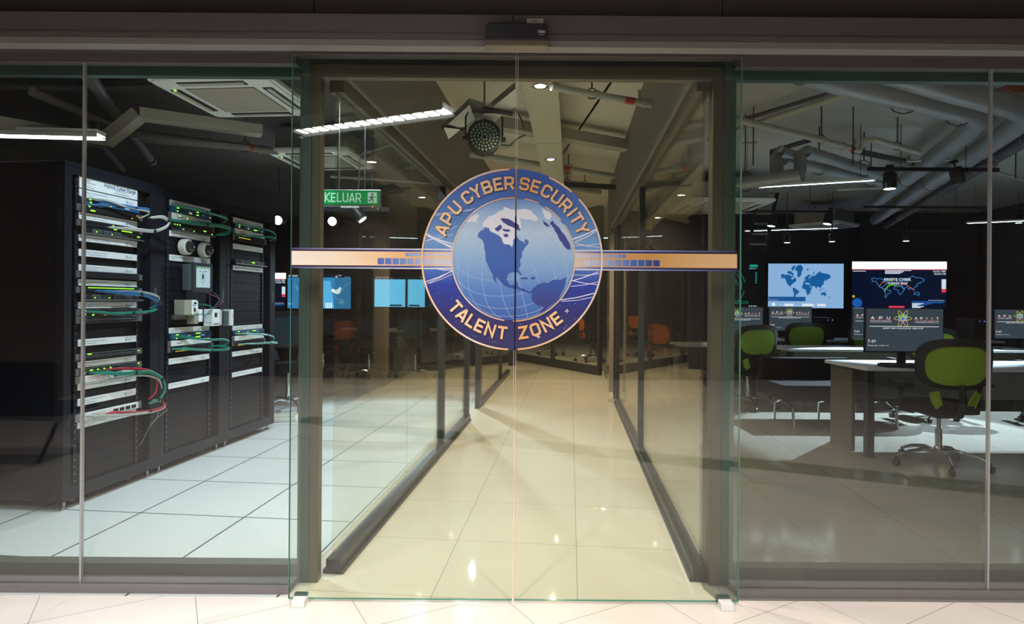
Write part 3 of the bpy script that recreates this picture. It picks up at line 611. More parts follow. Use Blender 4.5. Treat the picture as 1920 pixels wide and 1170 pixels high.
def device(i, y0, y1, kind, label, group):
    z0, z1 = zr(i,y1), zr(i,y0); h_ = z1-z0
    nme = {'switch':'network_switch','grey':'network_switch','blue':'firewall_appliance','server':'rack_server','white':'patch_unit','io':'controller_unit'}[kind]
    t = thing(nme, label, {'blue':'firewall','server':'server','white':'patch panel','io':'controller'}.get(kind, 'network switch'), rloc(i*RW+OX, .012, z0), RROT, group)
    body = {'switch':DK,'grey':GREYD,'blue':BLUED,'server':BLK,'white':WHITE,'io':PANEL}[kind]
    wd = PW if kind != 'white' else PW*.55
    MB().box(0, wd, 0, .014, .001, h_-.001).box(0, PW, .012, .024, .002, h_-.002).build('chassis', body, t, bevel=.0015)
    if kind in ('switch','grey','io','white'):
        for x0 in (-.035, PW+.005):
            if kind == 'white' and x0 > 0: continue
            e = MB().box(x0, x0+.03, .004, .010, 0, h_); e.build('mounting_ear', STEEL, t)
    m = MB(); rows = max(1, round(h_/.044)*2 if h_ > .06 else 2)
    if kind in ('switch','grey'):
        for r_ in range(rows):
            for k in range(24):
                x = .03+k*.0165+(k//6)*.006; zz = h_*(r_+.18)/rows; m.box(x,x+.012,-.0012,.001,zz,zz+h_/rows*.6)
        m.box(PW-.06,PW-.02,-.0012,.001,h_*.2,h_*.4).box(PW-.06,PW-.02,-.0012,.001,h_*.6,h_*.8).build('port_row', PORT, t)
    elif kind == 'blue':
        for k in range(6): m.box(.05+k*.016,.062+k*.016,-.0012,.001,h_*.3,h_*.7)
        for k in range(4): m.box(.28+k*.016,.292+k*.016,-.0012,.001,h_*.3,h_*.7)
        m.build('port_row', PORT, t); MB().rect(.19,.23,h_*.4,h_*.6,-.001).rect(.36,.40,h_*.35,h_*.5,-.001).build('printed_mark', PANEL, t)
    elif kind == 'server':
        for k in range(4): m.box(.08+k*.09,.16+k*.09,-.003,.001,h_*.12,h_*.5).box(.08+k*.09,.16+k*.09,-.003,.001,h_*.55,h_*.92)
        m.build('drive_bay', GREYD, t); MB().box(-.01,PW+.02,-.02,-.012,-.004,.006).build('front_lip', STEEL, t)
    elif kind == 'white':
        MB().box(0, PW, .001, .012, h_*.05, h_*.45).build('lower_tray', PANEL, t); MB().rect(.06,.12,h_*.4,h_*.5,-.001).build('printed_mark', INK, t)
    else:
        for k in range(4): m.box(.27+k*.055,.31+k*.055,-.003,.001,h_*.25,h_*.7)
        m.build('port_row', PORT, t); mm = MB()
        for k in range(5): mm.rect(.05+k*.03,.07+k*.03,h_*.3,h_*.38,-.001)
        mm.rect(.05,.2,h_*.6,h_*.66,-.001); mm.build('printed_mark', mat('orange_print', (.6,.2,.1,1)), t)
    return t, h_
def leds(dv, pts, mt, s=.006):
    t, h_ = dv; m = MB()
    for x, f in pts: m.box(x, x+s*1.4, -.004, -.001, h_*f-s/2, h_*f+s/2)
    m.build('indicator_light', mt, t)
G0, G1, G2 = 'devices in the near rack', 'devices in the middle rack', 'devices in the far rack'
d = device(0,368,379,'blue','blue firewall under the second white panel of the near rack',G0); leds(d,[(.055,.8),(.06,.3)],LEDG,.009); leds(d,[(.21,.3),(.23,.3)],LEDA)
d = device(0,381,394,'switch','dark switch with pale cables below the blue firewall, near rack',G0); leds(d,[(.05,.8),(.065,.25),(.08,.25),(.09,.25)],LEDG,.008); leds(d,[(.47,.7),(.42,.15),(.49,.5)],LEDA)
d = device(0,411,423,'switch','dark switch with looping white cables, third device of the near rack',G0); leds(d,[(.25,.8),(.26,.2),(.275,.2)]+[(.33+k*.014,.15) for k in range(7)],LEDG,.007)
d = device(0,424,436.5,'server','black server with steel lip under the white-cabled switch, near rack',G0); leds(d,[(.11,.5),(.24,.4),(.475,.6),(.49,.6)],LEDG,.007)
d = device(0,508,520,'switch','uncabled dark switch between two label panels, upper near rack',G0)
d = device(0,537,549,'switch','switch with a row of green lights and blue cables, near rack',G0); leds(d,[(.05+k*.0155,.85) for k in range(26)],LEDG,.006)
d = device(0,550,563,'server','black server under the blue cables of the near rack',G0); leds(d,[(.10,.4),(.22,.4),(.47,.8)],LEDG,.007)
d = device(0,580,592,'grey','grey switch with green cables at mid height, near rack',G0); leds(d,[(.02,.75),(.02,.2),(.085,.1),(.185,.1)],LEDG,.009)
d = device(0,593,607,'grey','grey switch without cables just below the green-cabled one, near rack',G0)
d = device(0,664,676,'grey','grey switch with green tag below the lone panel, near rack',G0); leds(d,[(.05,.85),(.06,.85),(.07,.85),(.49,.6)],LEDG,.007)
d = device(0,692,704.5,'grey','grey switch feeding red and green cables, lower near rack',G0); leds(d,[(.02,.3),(.07,.6),(.08,.6),(.13,.6),(.18,.6),(.235,.6),(.49,.7)],LEDG,.008)
d = device(0,706,719,'io','white controller unit behind green cables, lower near rack',G0)
d = device(0,777,791,'io','white controller unit with pink cables, lowest device of the near rack',G0)
d = device(1,385,396,'blue','blue firewall at the top of the middle rack',G1); leds(d,[(.05,.8),(.06,.8),(.05,.25),(.29,.8),(.30,.8),(.29,.3),(.30,.3)],LEDG,.008); leds(d,[(.20,.3),(.22,.3),(.46,.3)],LEDA)
d = device(1,397,410,'white','short white unit under the upper blue firewall, middle rack',G1); leds(d,[(.08,.6),(.17,.5)],LEDG,.007)
d = device(1,411,421,'switch','switch hidden behind thick green cables, upper middle rack',G1); leds(d,[(.02,.2),(.05,.2),(.08,.2)],LEDG,.008)
d = device(1,421.5,430.5,'server','black server under green cables, upper middle rack',G1); leds(d,[(.12,.5),(.25,.5),(.38,.9),(.39,.9),(.40,.9),(.49,.5)],LEDG,.008)
d = device(1,626.5,637.5,'blue','blue firewall in the lower half of the middle rack',G1); leds(d,[(.05,.8),(.065,.8),(.05,.2)]+[(.29+k*.015,.8) for k in range(4)]+[(.29+k*.015,.2) for k in range(4)],LEDG,.008)
d = device(1,639,650,'white','short white unit in the lower half of the middle rack',G1)
d = device(1,651,661,'switch','switch with looped green cables, lower middle rack',G1); leds(d,[(.05+k*.02,.1) for k in range(10)],LEDA,.005)
d = device(2,418,426,'blue','blue firewall at the top of the far rack',G2); leds(d,[(.05,.8),(.06,.8),(.05,.3)]+[(.30+k*.013,.3) for k in range(4)],LEDG,.008); leds(d,[(.2,.3),(.44,.3)],LEDA)
d = device(2,427,437,'white','short white unit at the top of the far rack',G2)
d = device(2,438,449.6,'switch','switch with small green loops, upper far rack',G2); leds(d,[(.05+k*.02,.5) for k in range(10)],LEDA,.005)
d = device(2,485,494,'server','black server with a green display line, far rack',G2); leds(d,[(.27,.6),(.28,.6),(.29,.6),(.30,.6)],LEDG,.01)
d = device(2,621,628.5,'blue','blue firewall in the lower half of the far rack',G2); leds(d,[(.05,.8),(.06,.8),(.05,.2)]+[(.29+k*.015,.7) for k in range(4)],LEDG,.008)
d = device(2,630,639.5,'white','short white unit in the lower half of the far rack',G2)
d = device(2,640.5,649,'switch','switch with flat green loops, lower far rack',G2); leds(d,[(.05+k*.02,.1) for k in range(10)],LEDA,.005)

def cables(i, y, specs, label, group):
    """specs: colour, count, list of (px, py, out) centre points, spread"""
    t0 = None
    s0_, z0_ = RK(*specs[0][2][0][:2]); o_ = rloc(s0_, 0, z0_)
    t = thing('cable_bundle', label, 'cables', o_, RROT, group)
    for mt_, n_, pts, spread, rad in specs:
        m = MB()
        n_ = int(n_*1.4+.5); rad *= 1.12
        for k in range(n_):
            jz = random.uniform(-1,1); jo = random.uniform(-1,1); path = []
            N_ = len(pts)
            raw = []
            for q, (px, py, out) in enumerate(pts):
                s_, z_ = RK(px, py); f_ = 1 if 0 < q < N_-1 else (.4 if q else 1.2)
                lx = s_ - s0_; 
                if q == 0: lx += random.uniform(-.07, .07); jzz = jz*.3
                else: jzz = jz
                raw.append(Vector((lx, -(out + .012 + jo*spread*.4*f_), z_ - z0_ + jzz*spread*f_)))
            for q in range(len(raw)-1):                                # Catmull-Rom
                p0, p1, p2, p3 = raw[max(0,q-1)], raw[q], raw[q+1], raw[min(len(raw)-1,q+2)]
                for u in range(5):
                    u /= 5; path.append(.5*((2*p1) + (p2-p0)*u + (2*p0-5*p1+4*p2-p3)*u*u + (3*p1-p0-3*p2+p3)*u**3))
            path.append(raw[-1]); m.tube(path, rad, 5)
        m.build('cable', mt_, t, smooth=True)
    for px, py, out in specs[0][2][2:-1:2]:
        s_, z_ = RK(px, py); MB().lathe([(specs[0][3]*1.25,-.008),(specs[0][3]*1.25,.008)], (s_-s0_, -(out+.012), z_-z0_), 'x', 12).build('cable_tie', BLK, t)
cables(0, 0, [(CBLUE,10,[(170,386,0),(210,384,.03),(240,390,.05),(262,393,.06),(268,402,.03)],.006,.0028),(CWHITE,4,[(165,373,0),(190,376,.03),(225,388,.04),(262,398,.06),(255,408,.03)],.006,.0028)], 'blue and pale cables at the top of the near rack', 'cables in the near rack')
cables(0, 0, [(CWHITE,12,[(210,427,0),(240,430,.04),(270,433,.07),(288,424,.10),(289,414,.10),(280,407,.09),(265,408,.06)],.010,.0032),(CYEL,2,[(262,408,.05),(272,410,.07),(276,406,.07)],.004,.003)], 'white looping cables bent out of the near rack', 'cables in the near rack')
cables(0, 0, [(CBLUE,16,[(190,545,0),(225,550,.03),(250,552,.05),(268,558,.06),(278,568,.07),(272,574,.04)],.012,.0030),(CWHITE,3,[(195,546,0),(250,547,.05),(275,556,.08),(280,566,.06)],.006,.003)], 'thick dark blue cables at mid height of the near rack', 'cables in the near rack')
cables(0, 0, [(CGREEN,14,[(170,584,0),(205,588,.03),(235,586,.05),(262,584,.06),(276,580,.06),(270,577,.03)],.008,.003),(CRED,2,[(190,590,0),(230,588,.04),(262,588,.05)],.004,.003)], 'straight green cables under the dark blue ones, near rack', 'cables in the near rack')
cables(0, 0, [(CGREEN,20,[(180,697,0),(210,700,.03),(240,698,.05),(262,697,.07),(278,710,.10),(281,730,.11),(274,748,.09),(264,756,.05)],.012,.0032),(CRED,8,[(205,692,0),(235,692,.03),(262,696,.07),(272,712,.08),(270,735,.08),(264,748,.05)],.010,.003),(CWHITE,4,[(200,712,0),(235,705,.03),(262,704,.05),(274,712,.09),(280,728,.09)],.006,.003)], 'green and red cables arching down the side of the near rack', 'cables in the near rack')
cables(0, 0, [(CRED,6,[(208,772,0),(235,773,.04),(262,770,.07),(281,762,.10),(280,752,.09),(270,751,.05)],.008,.0034),(CWHITE,4,[(165,776,0),(215,778,.04),(262,772,.07),(283,763,.10),(280,752,.09),(270,750,.06)],.006,.0034)], 'pink and white cables at the bottom of the near rack', 'cables in the near rack')
cables(1, 0, [(CGREEN,9,[(330,387,0),(355,391,.03),(375,398,.05),(395,405,.07),(408,411,.08),(405,418,.05)],.008,.003)], 'upper green cable run of the middle rack', 'cables in the middle rack')
cables(1, 0, [(CGREEN,24,[(325,414,0),(350,418,.03),(375,421,.05),(398,424,.07),(413,430,.09),(408,438,.07),(395,440,.04)],.014,.003)], 'thick green cable run at the top of the middle rack', 'cables in the middle rack')
cables(1, 0, [(CGREEN,8,[(328,630,0),(350,634,.03),(380,637,.05),(400,636,.07),(411,640,.08),(405,648,.05)],.007,.003)], 'green cables under the lower blue firewall of the middle rack', 'cables in the middle rack')
cables(1, 0, [(CGREEN,12,[(330,653,0),(355,655,.03),(385,656,.05),(405,655,.08),(411,652,.08),(400,648,.05),(385,650,.02)],.007,.003)], 'lowest looped green cables of the middle rack', 'cables in the middle rack')
cables(2, 0, [(CGREEN,8,[(445,421,0),(465,425,.03),(485,430,.05),(500,436,.06),(505,445,.06),(498,452,.03)],.006,.003)], 'upper green cables of the far rack', 'cables in the far rack')
cables(2, 0, [(CGREEN,10,[(445,441,0),(465,443,.03),(485,444,.05),(503,446,.06),(505,452,.05)],.007,.003)], 'second run of green cables in the far rack', 'cables in the far rack')
cables(2, 0, [(CGREEN,8,[(445,625,0),(470,626,.03),(492,628,.05),(502,634,.06),(500,642,.04)],.006,.003)], 'green cables under the lower blue firewall of the far rack', 'cables in the far rack')
cables(2, 0, [(CGREEN,8,[(450,645,0),(475,644,.03),(495,642,.06),(506,643,.07),(495,645,.03)],.006,.003)], 'flat looped green cables at the foot of the far rack switches', 'cables in the far rack')

# dome cameras, touch display, control modules on the middle rack
for px, py, lb in ((344,463,'white dome camera on the left of the middle rack'),(380,469,'white dome camera on the right of the middle rack')):
    s_, z_ = RK(px, py); t = thing('dome_camera', lb, 'camera', rloc(s_, -.005, z_), RROT, 'dome cameras on the middle rack')
    MB().lathe([(.062,0),(.064,-.02),(.062,-.05),(.052,-.058),(.045,-.055)], axis='y', n=32).build('housing', mat('camera_white', (.62,.60,.52,1), .4), t, smooth=True)
    MB().lathe([(.044,-.052),(.042,-.07),(.032,-.088),(.016,-.097),(.002,-.099)], axis='y', n=28).build('dome', mat('smoked_dome', (.02,.02,.025,1), .05), t, smooth=True)
    MB().lathe([(.010,-.095),(.006,-.103),(.001,-.105)], axis='y').build('lens', CHROME, t, smooth=True)
s_, z_ = RK(367, 522); t = thing('touch_display', 'small grey touch display mounted on the middle rack', 'display', rloc(s_, .05, z_), RROT)
MB().box(-.125,.135,-.012,.02,-.115,.125).build('bezel', DK, t, bevel=.006); MB().box(-.155,-.10,.0,.06,-.10,.11).build('housing', GREYD, t, bevel=.004)
dsp = MB().rect(-.085,.095,-.075,.095,-.0135).build('screen', emit('hmi_screen', srgb(196,222,232), .95), t)
mm = MB()
for k in range(4): mm.rect(-.08+k*.044,-.045+k*.044,.08,.092,-.0145)
mm.build('menu_bar', emit('hmi_green', srgb(90,170,100), .9), dsp)
mm = MB(); mm.ribbon([(-.025,.045),(-.025,-.01),(.0,-.055),(.025,-.01),(.025,.045)], .002, -.0145, True).ribbon([(-.02,-.005),(0,-.04),(.02,-.005)], .002, -.0145).rect(-.05,-.02,.055,.06,-.0145).rect(0,.05,.055,.06,-.0145).build('diagram', emit('hmi_blue', srgb(70,120,150), .8), dsp)
MB().poly([(-.012,-.005),(-.01,.03),(0,.04),(.01,.03),(.012,-.005)], -.0146).build('diagram_fill', emit('hmi_dark', srgb(40,60,70), .8), dsp)
s_, z_ = RK(342, 577); t = thing('control_module', 'beige control module with white terminal block above the metal rail', 'controller', rloc(s_, .03, z_), RROT)
MB().box(-.085,.0,-.05,.04,-.055,.062).build('housing', BEIGE, t, bevel=.003); MB().box(.0,.055,-.055,.03,-.055,.062).box(.055,.11,-.03,.03,-.045,.055).build('terminal_block', WHITE, t, bevel=.003)
MB().box(.02,.04,-.058,-.054,-.03,.0).box(.02,.05,-.058,-.054,.03,.045).box(.065,.08,-.033,-.03,.02,.04).build('socket', PORT, t); MB().rect(.005,.04,.015,.022,-.0555).build('blue_print', mat('blue_print', (.05,.2,.5,1)), t)
s_, z_ = RK(345, 594); t = thing('mounting_rail_bar', 'grey metal rail across the middle rack carrying the modules', 'rail', rloc(s_, .03, z_), RROT)
MB().box(-.16,.37,.01,.02,-.017,.017).box(-.16,.37,.0,.01,-.017,-.010).box(-.16,.37,.0,.01,.010,.017).build('profile', STEEL, t)
s_, z_ = RK(353, 594); t = thing('control_module', 'small beige and white module clipped at the middle of the rail', 'controller', rloc(s_, .03, z_), RROT)
MB().box(-.045,.0,-.06,.01,-.055,.035).build('housing', BEIGE, t, bevel=.003); MB().box(0,.045,-.065,.01,-.04,.06).build('terminal_block', WHITE, t, bevel=.003)
s_, z_ = RK(386, 594); t = thing('control_module', 'larger white module with slots at the right of the rail', 'controller', rloc(s_, .03, z_), RROT)
MB().box(-.06,.04,-.07,.01,-.075,.065).build('housing', WHITE, t, bevel=.003); MB().box(-.03,.0,-.073,-.07,.0,.035).box(-.05,.03,-.073,-.07,-.06,-.055).build('socket', PORT, t)
for k in range(3): MB().box(.045+k*.014,.056+k*.014,-.06,.01,-.07,.06).build('terminal_strip', mat('off_white%d' % k, (.6,.6,.58,1)), t)
s_, z_ = RK(416, 594); t = thing('power_module', 'tall narrow white module standing out at the end of the rail', 'controller', rloc(s_, .03, z_), RROT)
MB().box(-.085,-.02,-.05,.01,-.07,.055).build('housing', GREYD, t, bevel=.003); MB().box(-.018,.018,-.07,.01,-.075,.065).build('cover', WHITE, t, bevel=.003); MB().rect(-.006,.004,.0,.03,-.071).build('warning_mark', mat('amber_print', (.6,.35,.05,1)), t)
cables(1, 0, [(CGREEN,2,[(365,570,.06),(375,576,.09),(372,588,.09),(352,590,.08),(340,592,.07)],.004,.0022),(CRED,1,[(382,548,.05),(400,562,.06),(392,575,.06),(375,583,.06)],.003,.002),(CBLUE,1,[(380,548,.05),(396,565,.06),(360,600,.08),(385,606,.08)],.003,.002)], 'thin coloured wires between the modules of the middle rack', 'cables in the middle rack')
cables(0, 0, [(STEEL,3,[(285,770,.08),(278,785,.05),(268,800,.04),(258,825,.03),(254,835,.02)],.004,.002)], 'loose pale wire hanging down the near rack', 'cables in the near rack')
# ------------------------------------------------------------ ceiling services
def Pd(px, py, d):
    k = ((px-960)*CR - (565-py)*SR)/F; return P(px, py, d/(k*ST+CT))
# cassette air conditioners
def make_ac(label, loc, rz, w_=.84, group='ceiling cassette units'):
    t = thing('air_conditioner', label, 'air conditioner', loc, rz, group); h_ = w_/2
    def rr(a, r_, n=4):
        out = []
        for cx, cy, s0 in ((a-r_,a-r_,0),(-a+r_,a-r_,90),(-a+r_,-a+r_,180),(a-r_,-a+r_,270)):
            for k in range(n+1): t_ = R(s0+90*k/n); out.append((cx+r_*math.cos(t_), cy+r_*math.sin(t_)))
        return out
    MB().slab(rr(h_, .06), .012, .045).slab(rr(h_-.02, .05), 0, .012).build('fascia', WHITE, t, bevel=.004)
    MB().box(-h_+.08,h_-.08,-h_+.08,h_-.08,.045,.26).build('casing', STEEL, t)
    g = MB(); n_ = 22; q = h_*.56
    for k in range(n_): y = -q+2*q*k/(n_-1); g.box(-q,q,y-.004,y+.004,-.012,-.004)
    for k in range(n_): x = -q+2*q*k/(n_-1); g.box(x-.003,x+.003,-q,q,-.010,-.005)
    for y in (-q/3, q/3): g.box(-q,q,y-.008,y+.008,-.013,-.004)
    MB().box(-q-.01,q+.01,-q-.01,q+.01,-.003,-.0005).build('filter', mat('ac_filter', (.22,.22,.20,1)), t); g.build('grille', CREAM, t)
    for k in range(4):
        a = k*math.pi/2; ca, sa = math.cos(a), math.sin(a); L = q*.98; yy = h_*.78
        v = MB().box(-L,L,yy-.035,yy+.035,-.004,.0)
        v.v = [Vector((p.x*ca-p.y*sa, p.x*sa+p.y*ca, p.z)) for p in v.v]; s_ = v.build('air_slot', PORT, t)
        v = MB().box(-L+.01,L-.01,yy-.008,yy+.022,-.012,-.004); v.v = [Vector((p.x*ca-p.y*sa, p.x*sa+p.y*ca, p.z)) for p in v.v]; v.build('louver', CREAM, s_)
    MB().box(-.40*w_,-.38*w_,-h_*.55,-h_*.52,-.006,-.001).build('status_light', LEDG, t)
    MB().cyl((-.3,-.3,.26),(-.3,-.3,.6),.006,n=6).cyl((.3,.3,.26),(.3,.3,.6),.006,n=6).build('hanger_rod', PIPED, t)
    return t
c = Pz(448, 187, 2.74); make_ac('large white cassette air conditioner close behind the facade above the racks', (c.x, c.y, 2.74), -TH)
c = Pz(605, 303, 2.74); make_ac('white cassette air conditioner half behind the left door post', (c.x, c.y, 2.74), -TH)
c = Pz(1345, 390, 2.62); make_ac('cassette air conditioner half behind the right door post', (c.x, c.y, 2.62), -TH+.1, 1.15)
c = Pz(1545, 426, 2.62); make_ac('cassette air conditioner tilted to view above the wall screens', (c.x, c.y, 2.62), -TH+.75, .84)

# trunking with a bend in the server room, and its lamp
def lamp_strip(name, label, p, q, w_=.11, em=LAMP, group=None, n=14, uplit=True):
    p, q = Vector(p), Vector(q); t = thing(name, label, 'ceiling light', (p+q)/2, 0, group); c = (p+q)/2; a, b = p-c, q-c
    d = (b-a).normalized(); s = d.cross(Vector((0,0,1))).normalized(); up = Vector((0,0,1))
    MB().bar(a+up*.32*w_, b+up*.32*w_, w_*1.1, .27*w_).bar(a-s*w_*.52+up*.01, b-s*w_*.52+up*.01, .006, .36*w_).bar(a+s*w_*.52+up*.01, b+s*w_*.52+up*.01, .006, .36*w_).build('housing', WHITE, t)
    MB().bar(a+up*.07*w_+d*.02, b+up*.07*w_-d*.02, w_*.98, .08*w_).build('tube', em, t)
    m = MB(); L = (b-a).length
    for k in range(n+1): o_ = a+d*(L*k/n); m.bar(o_-s*w_*.5, o_+s*w_*.5, .004, .05*w_)
    m.build('louver', CHROME, t); MB().cyl(a*.8+up*.05, a*.8+up*(ZC-c.z), .003, n=5).cyl(b*.8+up*.05, b*.8+up*(ZC-c.z), .003, n=5).build('hanger_rod', PIPED, t)
    return t
pa, pb, pc, pd, pe = Pz(-60,222,2.50), Pz(196,266,2.50), Pz(262,214,2.72), Pz(490,246,2.72), Pz(525,255,2.72)
m = MB()
for a, b in ((pa,pb),(pb,pc),(pc,pd)): m.bar(a, b, .13, .08)
solo('cable_trunking', m, PIPE, 'bent cream cable trunking above the racks left of the white air conditioner', 'trunking')
q0, q1 = Pz(-120,250,2.44), Pz(190,258,2.44); lamp_strip('linear_light', 'glowing louvred strip light under the bent trunking, far left', q0, q1, .10, LAMP)
# lobby lamp: stands over the camera's head, seen mirrored in the door leaf
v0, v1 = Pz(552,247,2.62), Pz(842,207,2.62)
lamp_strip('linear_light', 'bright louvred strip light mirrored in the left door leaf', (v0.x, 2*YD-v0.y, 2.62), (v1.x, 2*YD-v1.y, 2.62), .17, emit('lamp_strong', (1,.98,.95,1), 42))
# lamps of the study room
for x0,y0,x1,y1,z,lb in ((1376,357,1642,337,2.5,'long louvred strip light in front of the ducts, right room'),(1396,435,1572,427,2.5,'thin strip light crossing below the tilted air conditioner'),
    (1706,465,1870,461,2.5,'thin strip light above the right wall screen'),(1812,418,1990,413,2.5,'strip light at the far right edge, beside the pane joint'),(1118,448,1242,442,2.5,'strip light seen right of the emblem through the corridor glass'),(1405,474,1545,467,2.5,'unlit thin strip light above the world map screen')):
    d0 = Pz((x0+x1)/2,(y0+y1)/2,z).y; a, b = P(x0,y0,d0+.25), P(x1,y1,d0-.25); a.z = b.z = z; b.y -= 0
    lamp_strip('linear_light', lb, a, b, .05, LAMPC if 'unlit' not in lb else STEEL, 'strip lights of the study room', 10)

# perforated tray with downlights
PERF, N, L = nm('perforated_tray'); b_ = N['Principled BSDF']; b_.inputs['Roughness'].default_value = .5
tc = N.new('ShaderNodeTexCoord'); mp = N.new('ShaderNodeMapping'); mp.inputs['Scale'].default_value = (22, 40, 1); L.new(tc.outputs['Object'], mp.inputs[0])
br = N.new('ShaderNodeTexBrick'); br.inputs['Color1'].default_value = (.02,.02,.015,1); br.inputs['Color2'].default_value = (.02,.02,.015,1); br.inputs['Mortar'].default_value = (.58,.54,.40,1)
br.inputs['Scale'].default_value = 1; br.inputs['Mortar Size'].default_value = .30; br.inputs['Mortar Smooth'].default_value = 0; br.inputs['Brick Width'].default_value = 1; br.inputs['Row Height'].default_value = 1.0
L.new(mp.outputs[0], br.inputs[0]); L.new(br.outputs[0], b_.inputs['Base Color'])
t = thing('perforated_tray', 'perforated pale metal cable tray running down the corridor ceiling', 'cable tray', I(TRAYR, 3.2, 2.75), -TH)
MB().box(-.115,.115,0,2.35,0,.004).build('tray_sheet', PERF, t); MB().box(-.115,.115,2.36,9.6,0,.004).build('tray_sheet', PERF, t)
MB().box(-.118,-.115,0,9.6,-.002,.05).box(.115,.118,0,9.6,-.002,.05).build('side_flange', CREAM, t)
MB().cyl((-.1,1.9,.05),(-.1,1.9,.3),.004,n=5).cyl((.1,1.9,.05),(.1,1.9,.3),.004,n=5).cyl((.1,4,.05),(.1,4,.3),.004,n=5).build('hanger_rod', PIPED, t)
for k, d_ in enumerate((4.05, 6.15, 8.3, 10.5)):
    t = thing('downlight', ['round lit downlight nearest the door in the perforated tray','second lit downlight of the perforated tray above the emblem','third downlight of the perforated tray behind the emblem','last downlight of the perforated tray behind the emblem'][k], 'downlight', I(TRAYR, d_, 2.742), 0, 'downlights in the tray')
    MB().lathe([(.055,0),(.055,.006),(.038,.006),(.038,0)], n=24, caps=False).build('rim', CHROME, t, smooth=True); MB().lathe([(.037,.001),(.037,.004)], n=24).build('lens', LAMP, t)

def pipe(name, label, cat, pts, r, mt, bands=(), flanges=(), hang=(), group=None, n=14, rings=0):
    pts = [Vector(p) for p in pts]; c = pts[0].copy(); t = thing(name, label, cat, c, 0, group); q = [p-c for p in pts]
    MB().tube(q, r, n).build('pipe', mt, t, smooth=True)
    for a, i in bands:
        p = q[i].lerp(q[i+1], a); d = (q[i+1]-q[i]).normalized(); MB().cyl(p-d*.04, p+d*.04, r*1.04, n=n).build('red_band', RED, t, smooth=True)
    m = MB()
    for a, i in flanges: p = q[i].lerp(q[i+1], a); d = (q[i+1]-q[i]).normalized(); m.cyl(p-d*.012, p+d*.012, r*1.3, n=n)
    if flanges: m.build('coupling', mt, t, smooth=True)
    m = MB()
    for a, i in hang:
        p = q[i].lerp(q[i+1], a); top = ZC-c.z; m.cyl(p+Vector((0,0,r*1.6)), Vector((p.x,p.y,top)), .006, n=6); m.tube([p+Vector((r*1.5*math.cos(u), r*.2, r*1.5*math.sin(u)+r*.2)) for u in [k*.52 for k in range(13)]], .005, 5)
    if hang: m.build('hanger', PIPED, t, smooth=True)
    if rings:
        m = MB()
        for i in range(len(q)-1):
            L_n = max(1, int((q[i+1]-q[i]).length/rings)); d = (q[i+1]-q[i]).normalized()
            for k in range(1, L_n): p = q[i].lerp(q[i+1], k/L_n); m.cyl(p-d*.006, p+d*.006, r*1.02, n=n)
        m.build('jacket_seam', STEEL, t, smooth=True)
    return t
Z = Pz
def sprinkler(label, p):
    t = thing('fire_sprinkler', label, 'sprinkler', p, 0, 'fire sprinklers'); MB().cyl((0,0,0),(0,0,.05),.010).build('body', STEEL, t); MB().lathe([(.018,.06),(.020,.064),(.004,.066)], n=12).cyl((-.008,0,.04),(0,0,.06),.002,n=5).cyl((.008,0,.04),(0,0,.06),.002,n=5).build('deflector', STEEL, t)
p0, p1 = Z(1034,163,2.72), Z(1228,197,2.72)
pipe('sprinkler_pipe', 'cream sprinkler pipe with red band near the door, right of the tray', 'pipe', [p0, p1], .024, PIPE, [(.73,0)], [(.42,0),(.88,0)], [(.37,0)])
sprinkler('sprinkler head standing on the pipe near the door', p0.lerp(p1, .84)+Vector((0,0,.024)))
pipe('sprinkler_pipe', 'long cream sprinkler pipe crossing above the emblem', 'pipe', [Z(875,288,2.87), Z(1150,330,2.87)], .035, PIPE, [(.64,0)], [(.3,0)], [(.66,0)])
pipe('sprinkler_pipe', 'cream pipe with small fittings just above the emblem rim', 'pipe', [Z(1040,338,2.87), Z(1150,351,2.87)], .025, PIPE, [], [(.8,0)], [(.2,0),(.5,0)])
pipe('sprinkler_pipe', 'lowest cream pipe beside the upper right of the emblem', 'pipe', [Z(1060,352,2.87), Z(1125,361,2.87)], .035, PIPE)
solo('ceiling_beam', MB().bar(Z(880,222,2.92), Z(1176,274,2.92), .14, .10), BEAM, 'flat cream beam crossing the corridor ceiling behind the tray', 'beam')
solo('ceiling_beam', MB().bar(Z(1035,345,2.78), Z(1160,352,2.78), .08, .06), PIPED, 'thin dark beam crossing the corridor above the emblem', 'beam')
# zigzag baffle, its shaded folds painted as a darker colour, and stage light
t = thing('ceiling_baffle', 'pale folded sheet baffle hanging behind the round stage light', 'ceiling baffle', Z(890,215,2.72)); c = t.location
YB = c.y+.10; BAF = mat('baffle_white', (.80,.82,.74,1), .5); BAFD = mat('baffle_shaded', (.16,.16,.14,1), .6)
def sheet(name, pts, mt, dy=-.30):
    ys = [q[1] for q in pts]; lo, hi = min(ys), max(ys); f_ = [P(x, y, YB+dy*(hi-y)/(hi-lo))-c for x, y in pts]; n_ = len(f_)
    MB().add(f_+[p+Vector((0,.012,.004)) for p in f_], [tuple(range(n_)), tuple(range(2*n_-1,n_-1,-1))]+[(i,n_+i,n_+(i+1)%n_,(i+1)%n_) for i in range(n_)]).build(name, mt, t)
for q_ in ([(840,233),(880,197),(890,224),(866,241)],[(832,239),(863,243),(841,261)],[(893,226),(909,213),(943,215),(923,234),(903,228)],[(923,201),(967,166),(968,198),(947,213)]): sheet('pale_face', q_, BAF)
for q_ in ([(880,184),(909,193),(909,213),(893,226),(881,196),(840,232),(831,232)],[(913,198),(966,153),(967,166),(923,201)]): sheet('shaded_face', q_, BAFD, -.30)
MB().bar(P(828,238,YB)-c, P(872,243,YB)-c, .03, .03).bar(P(905,203,YB-.05)-c, P(961,214,YB-.05)-c, .03, .03).cyl(P(909,150,YB)-c, P(909,210,YB)-c, .005, n=6).build('support_bar', PIPED, t)
PC_ = P(908, 257, 4.45)
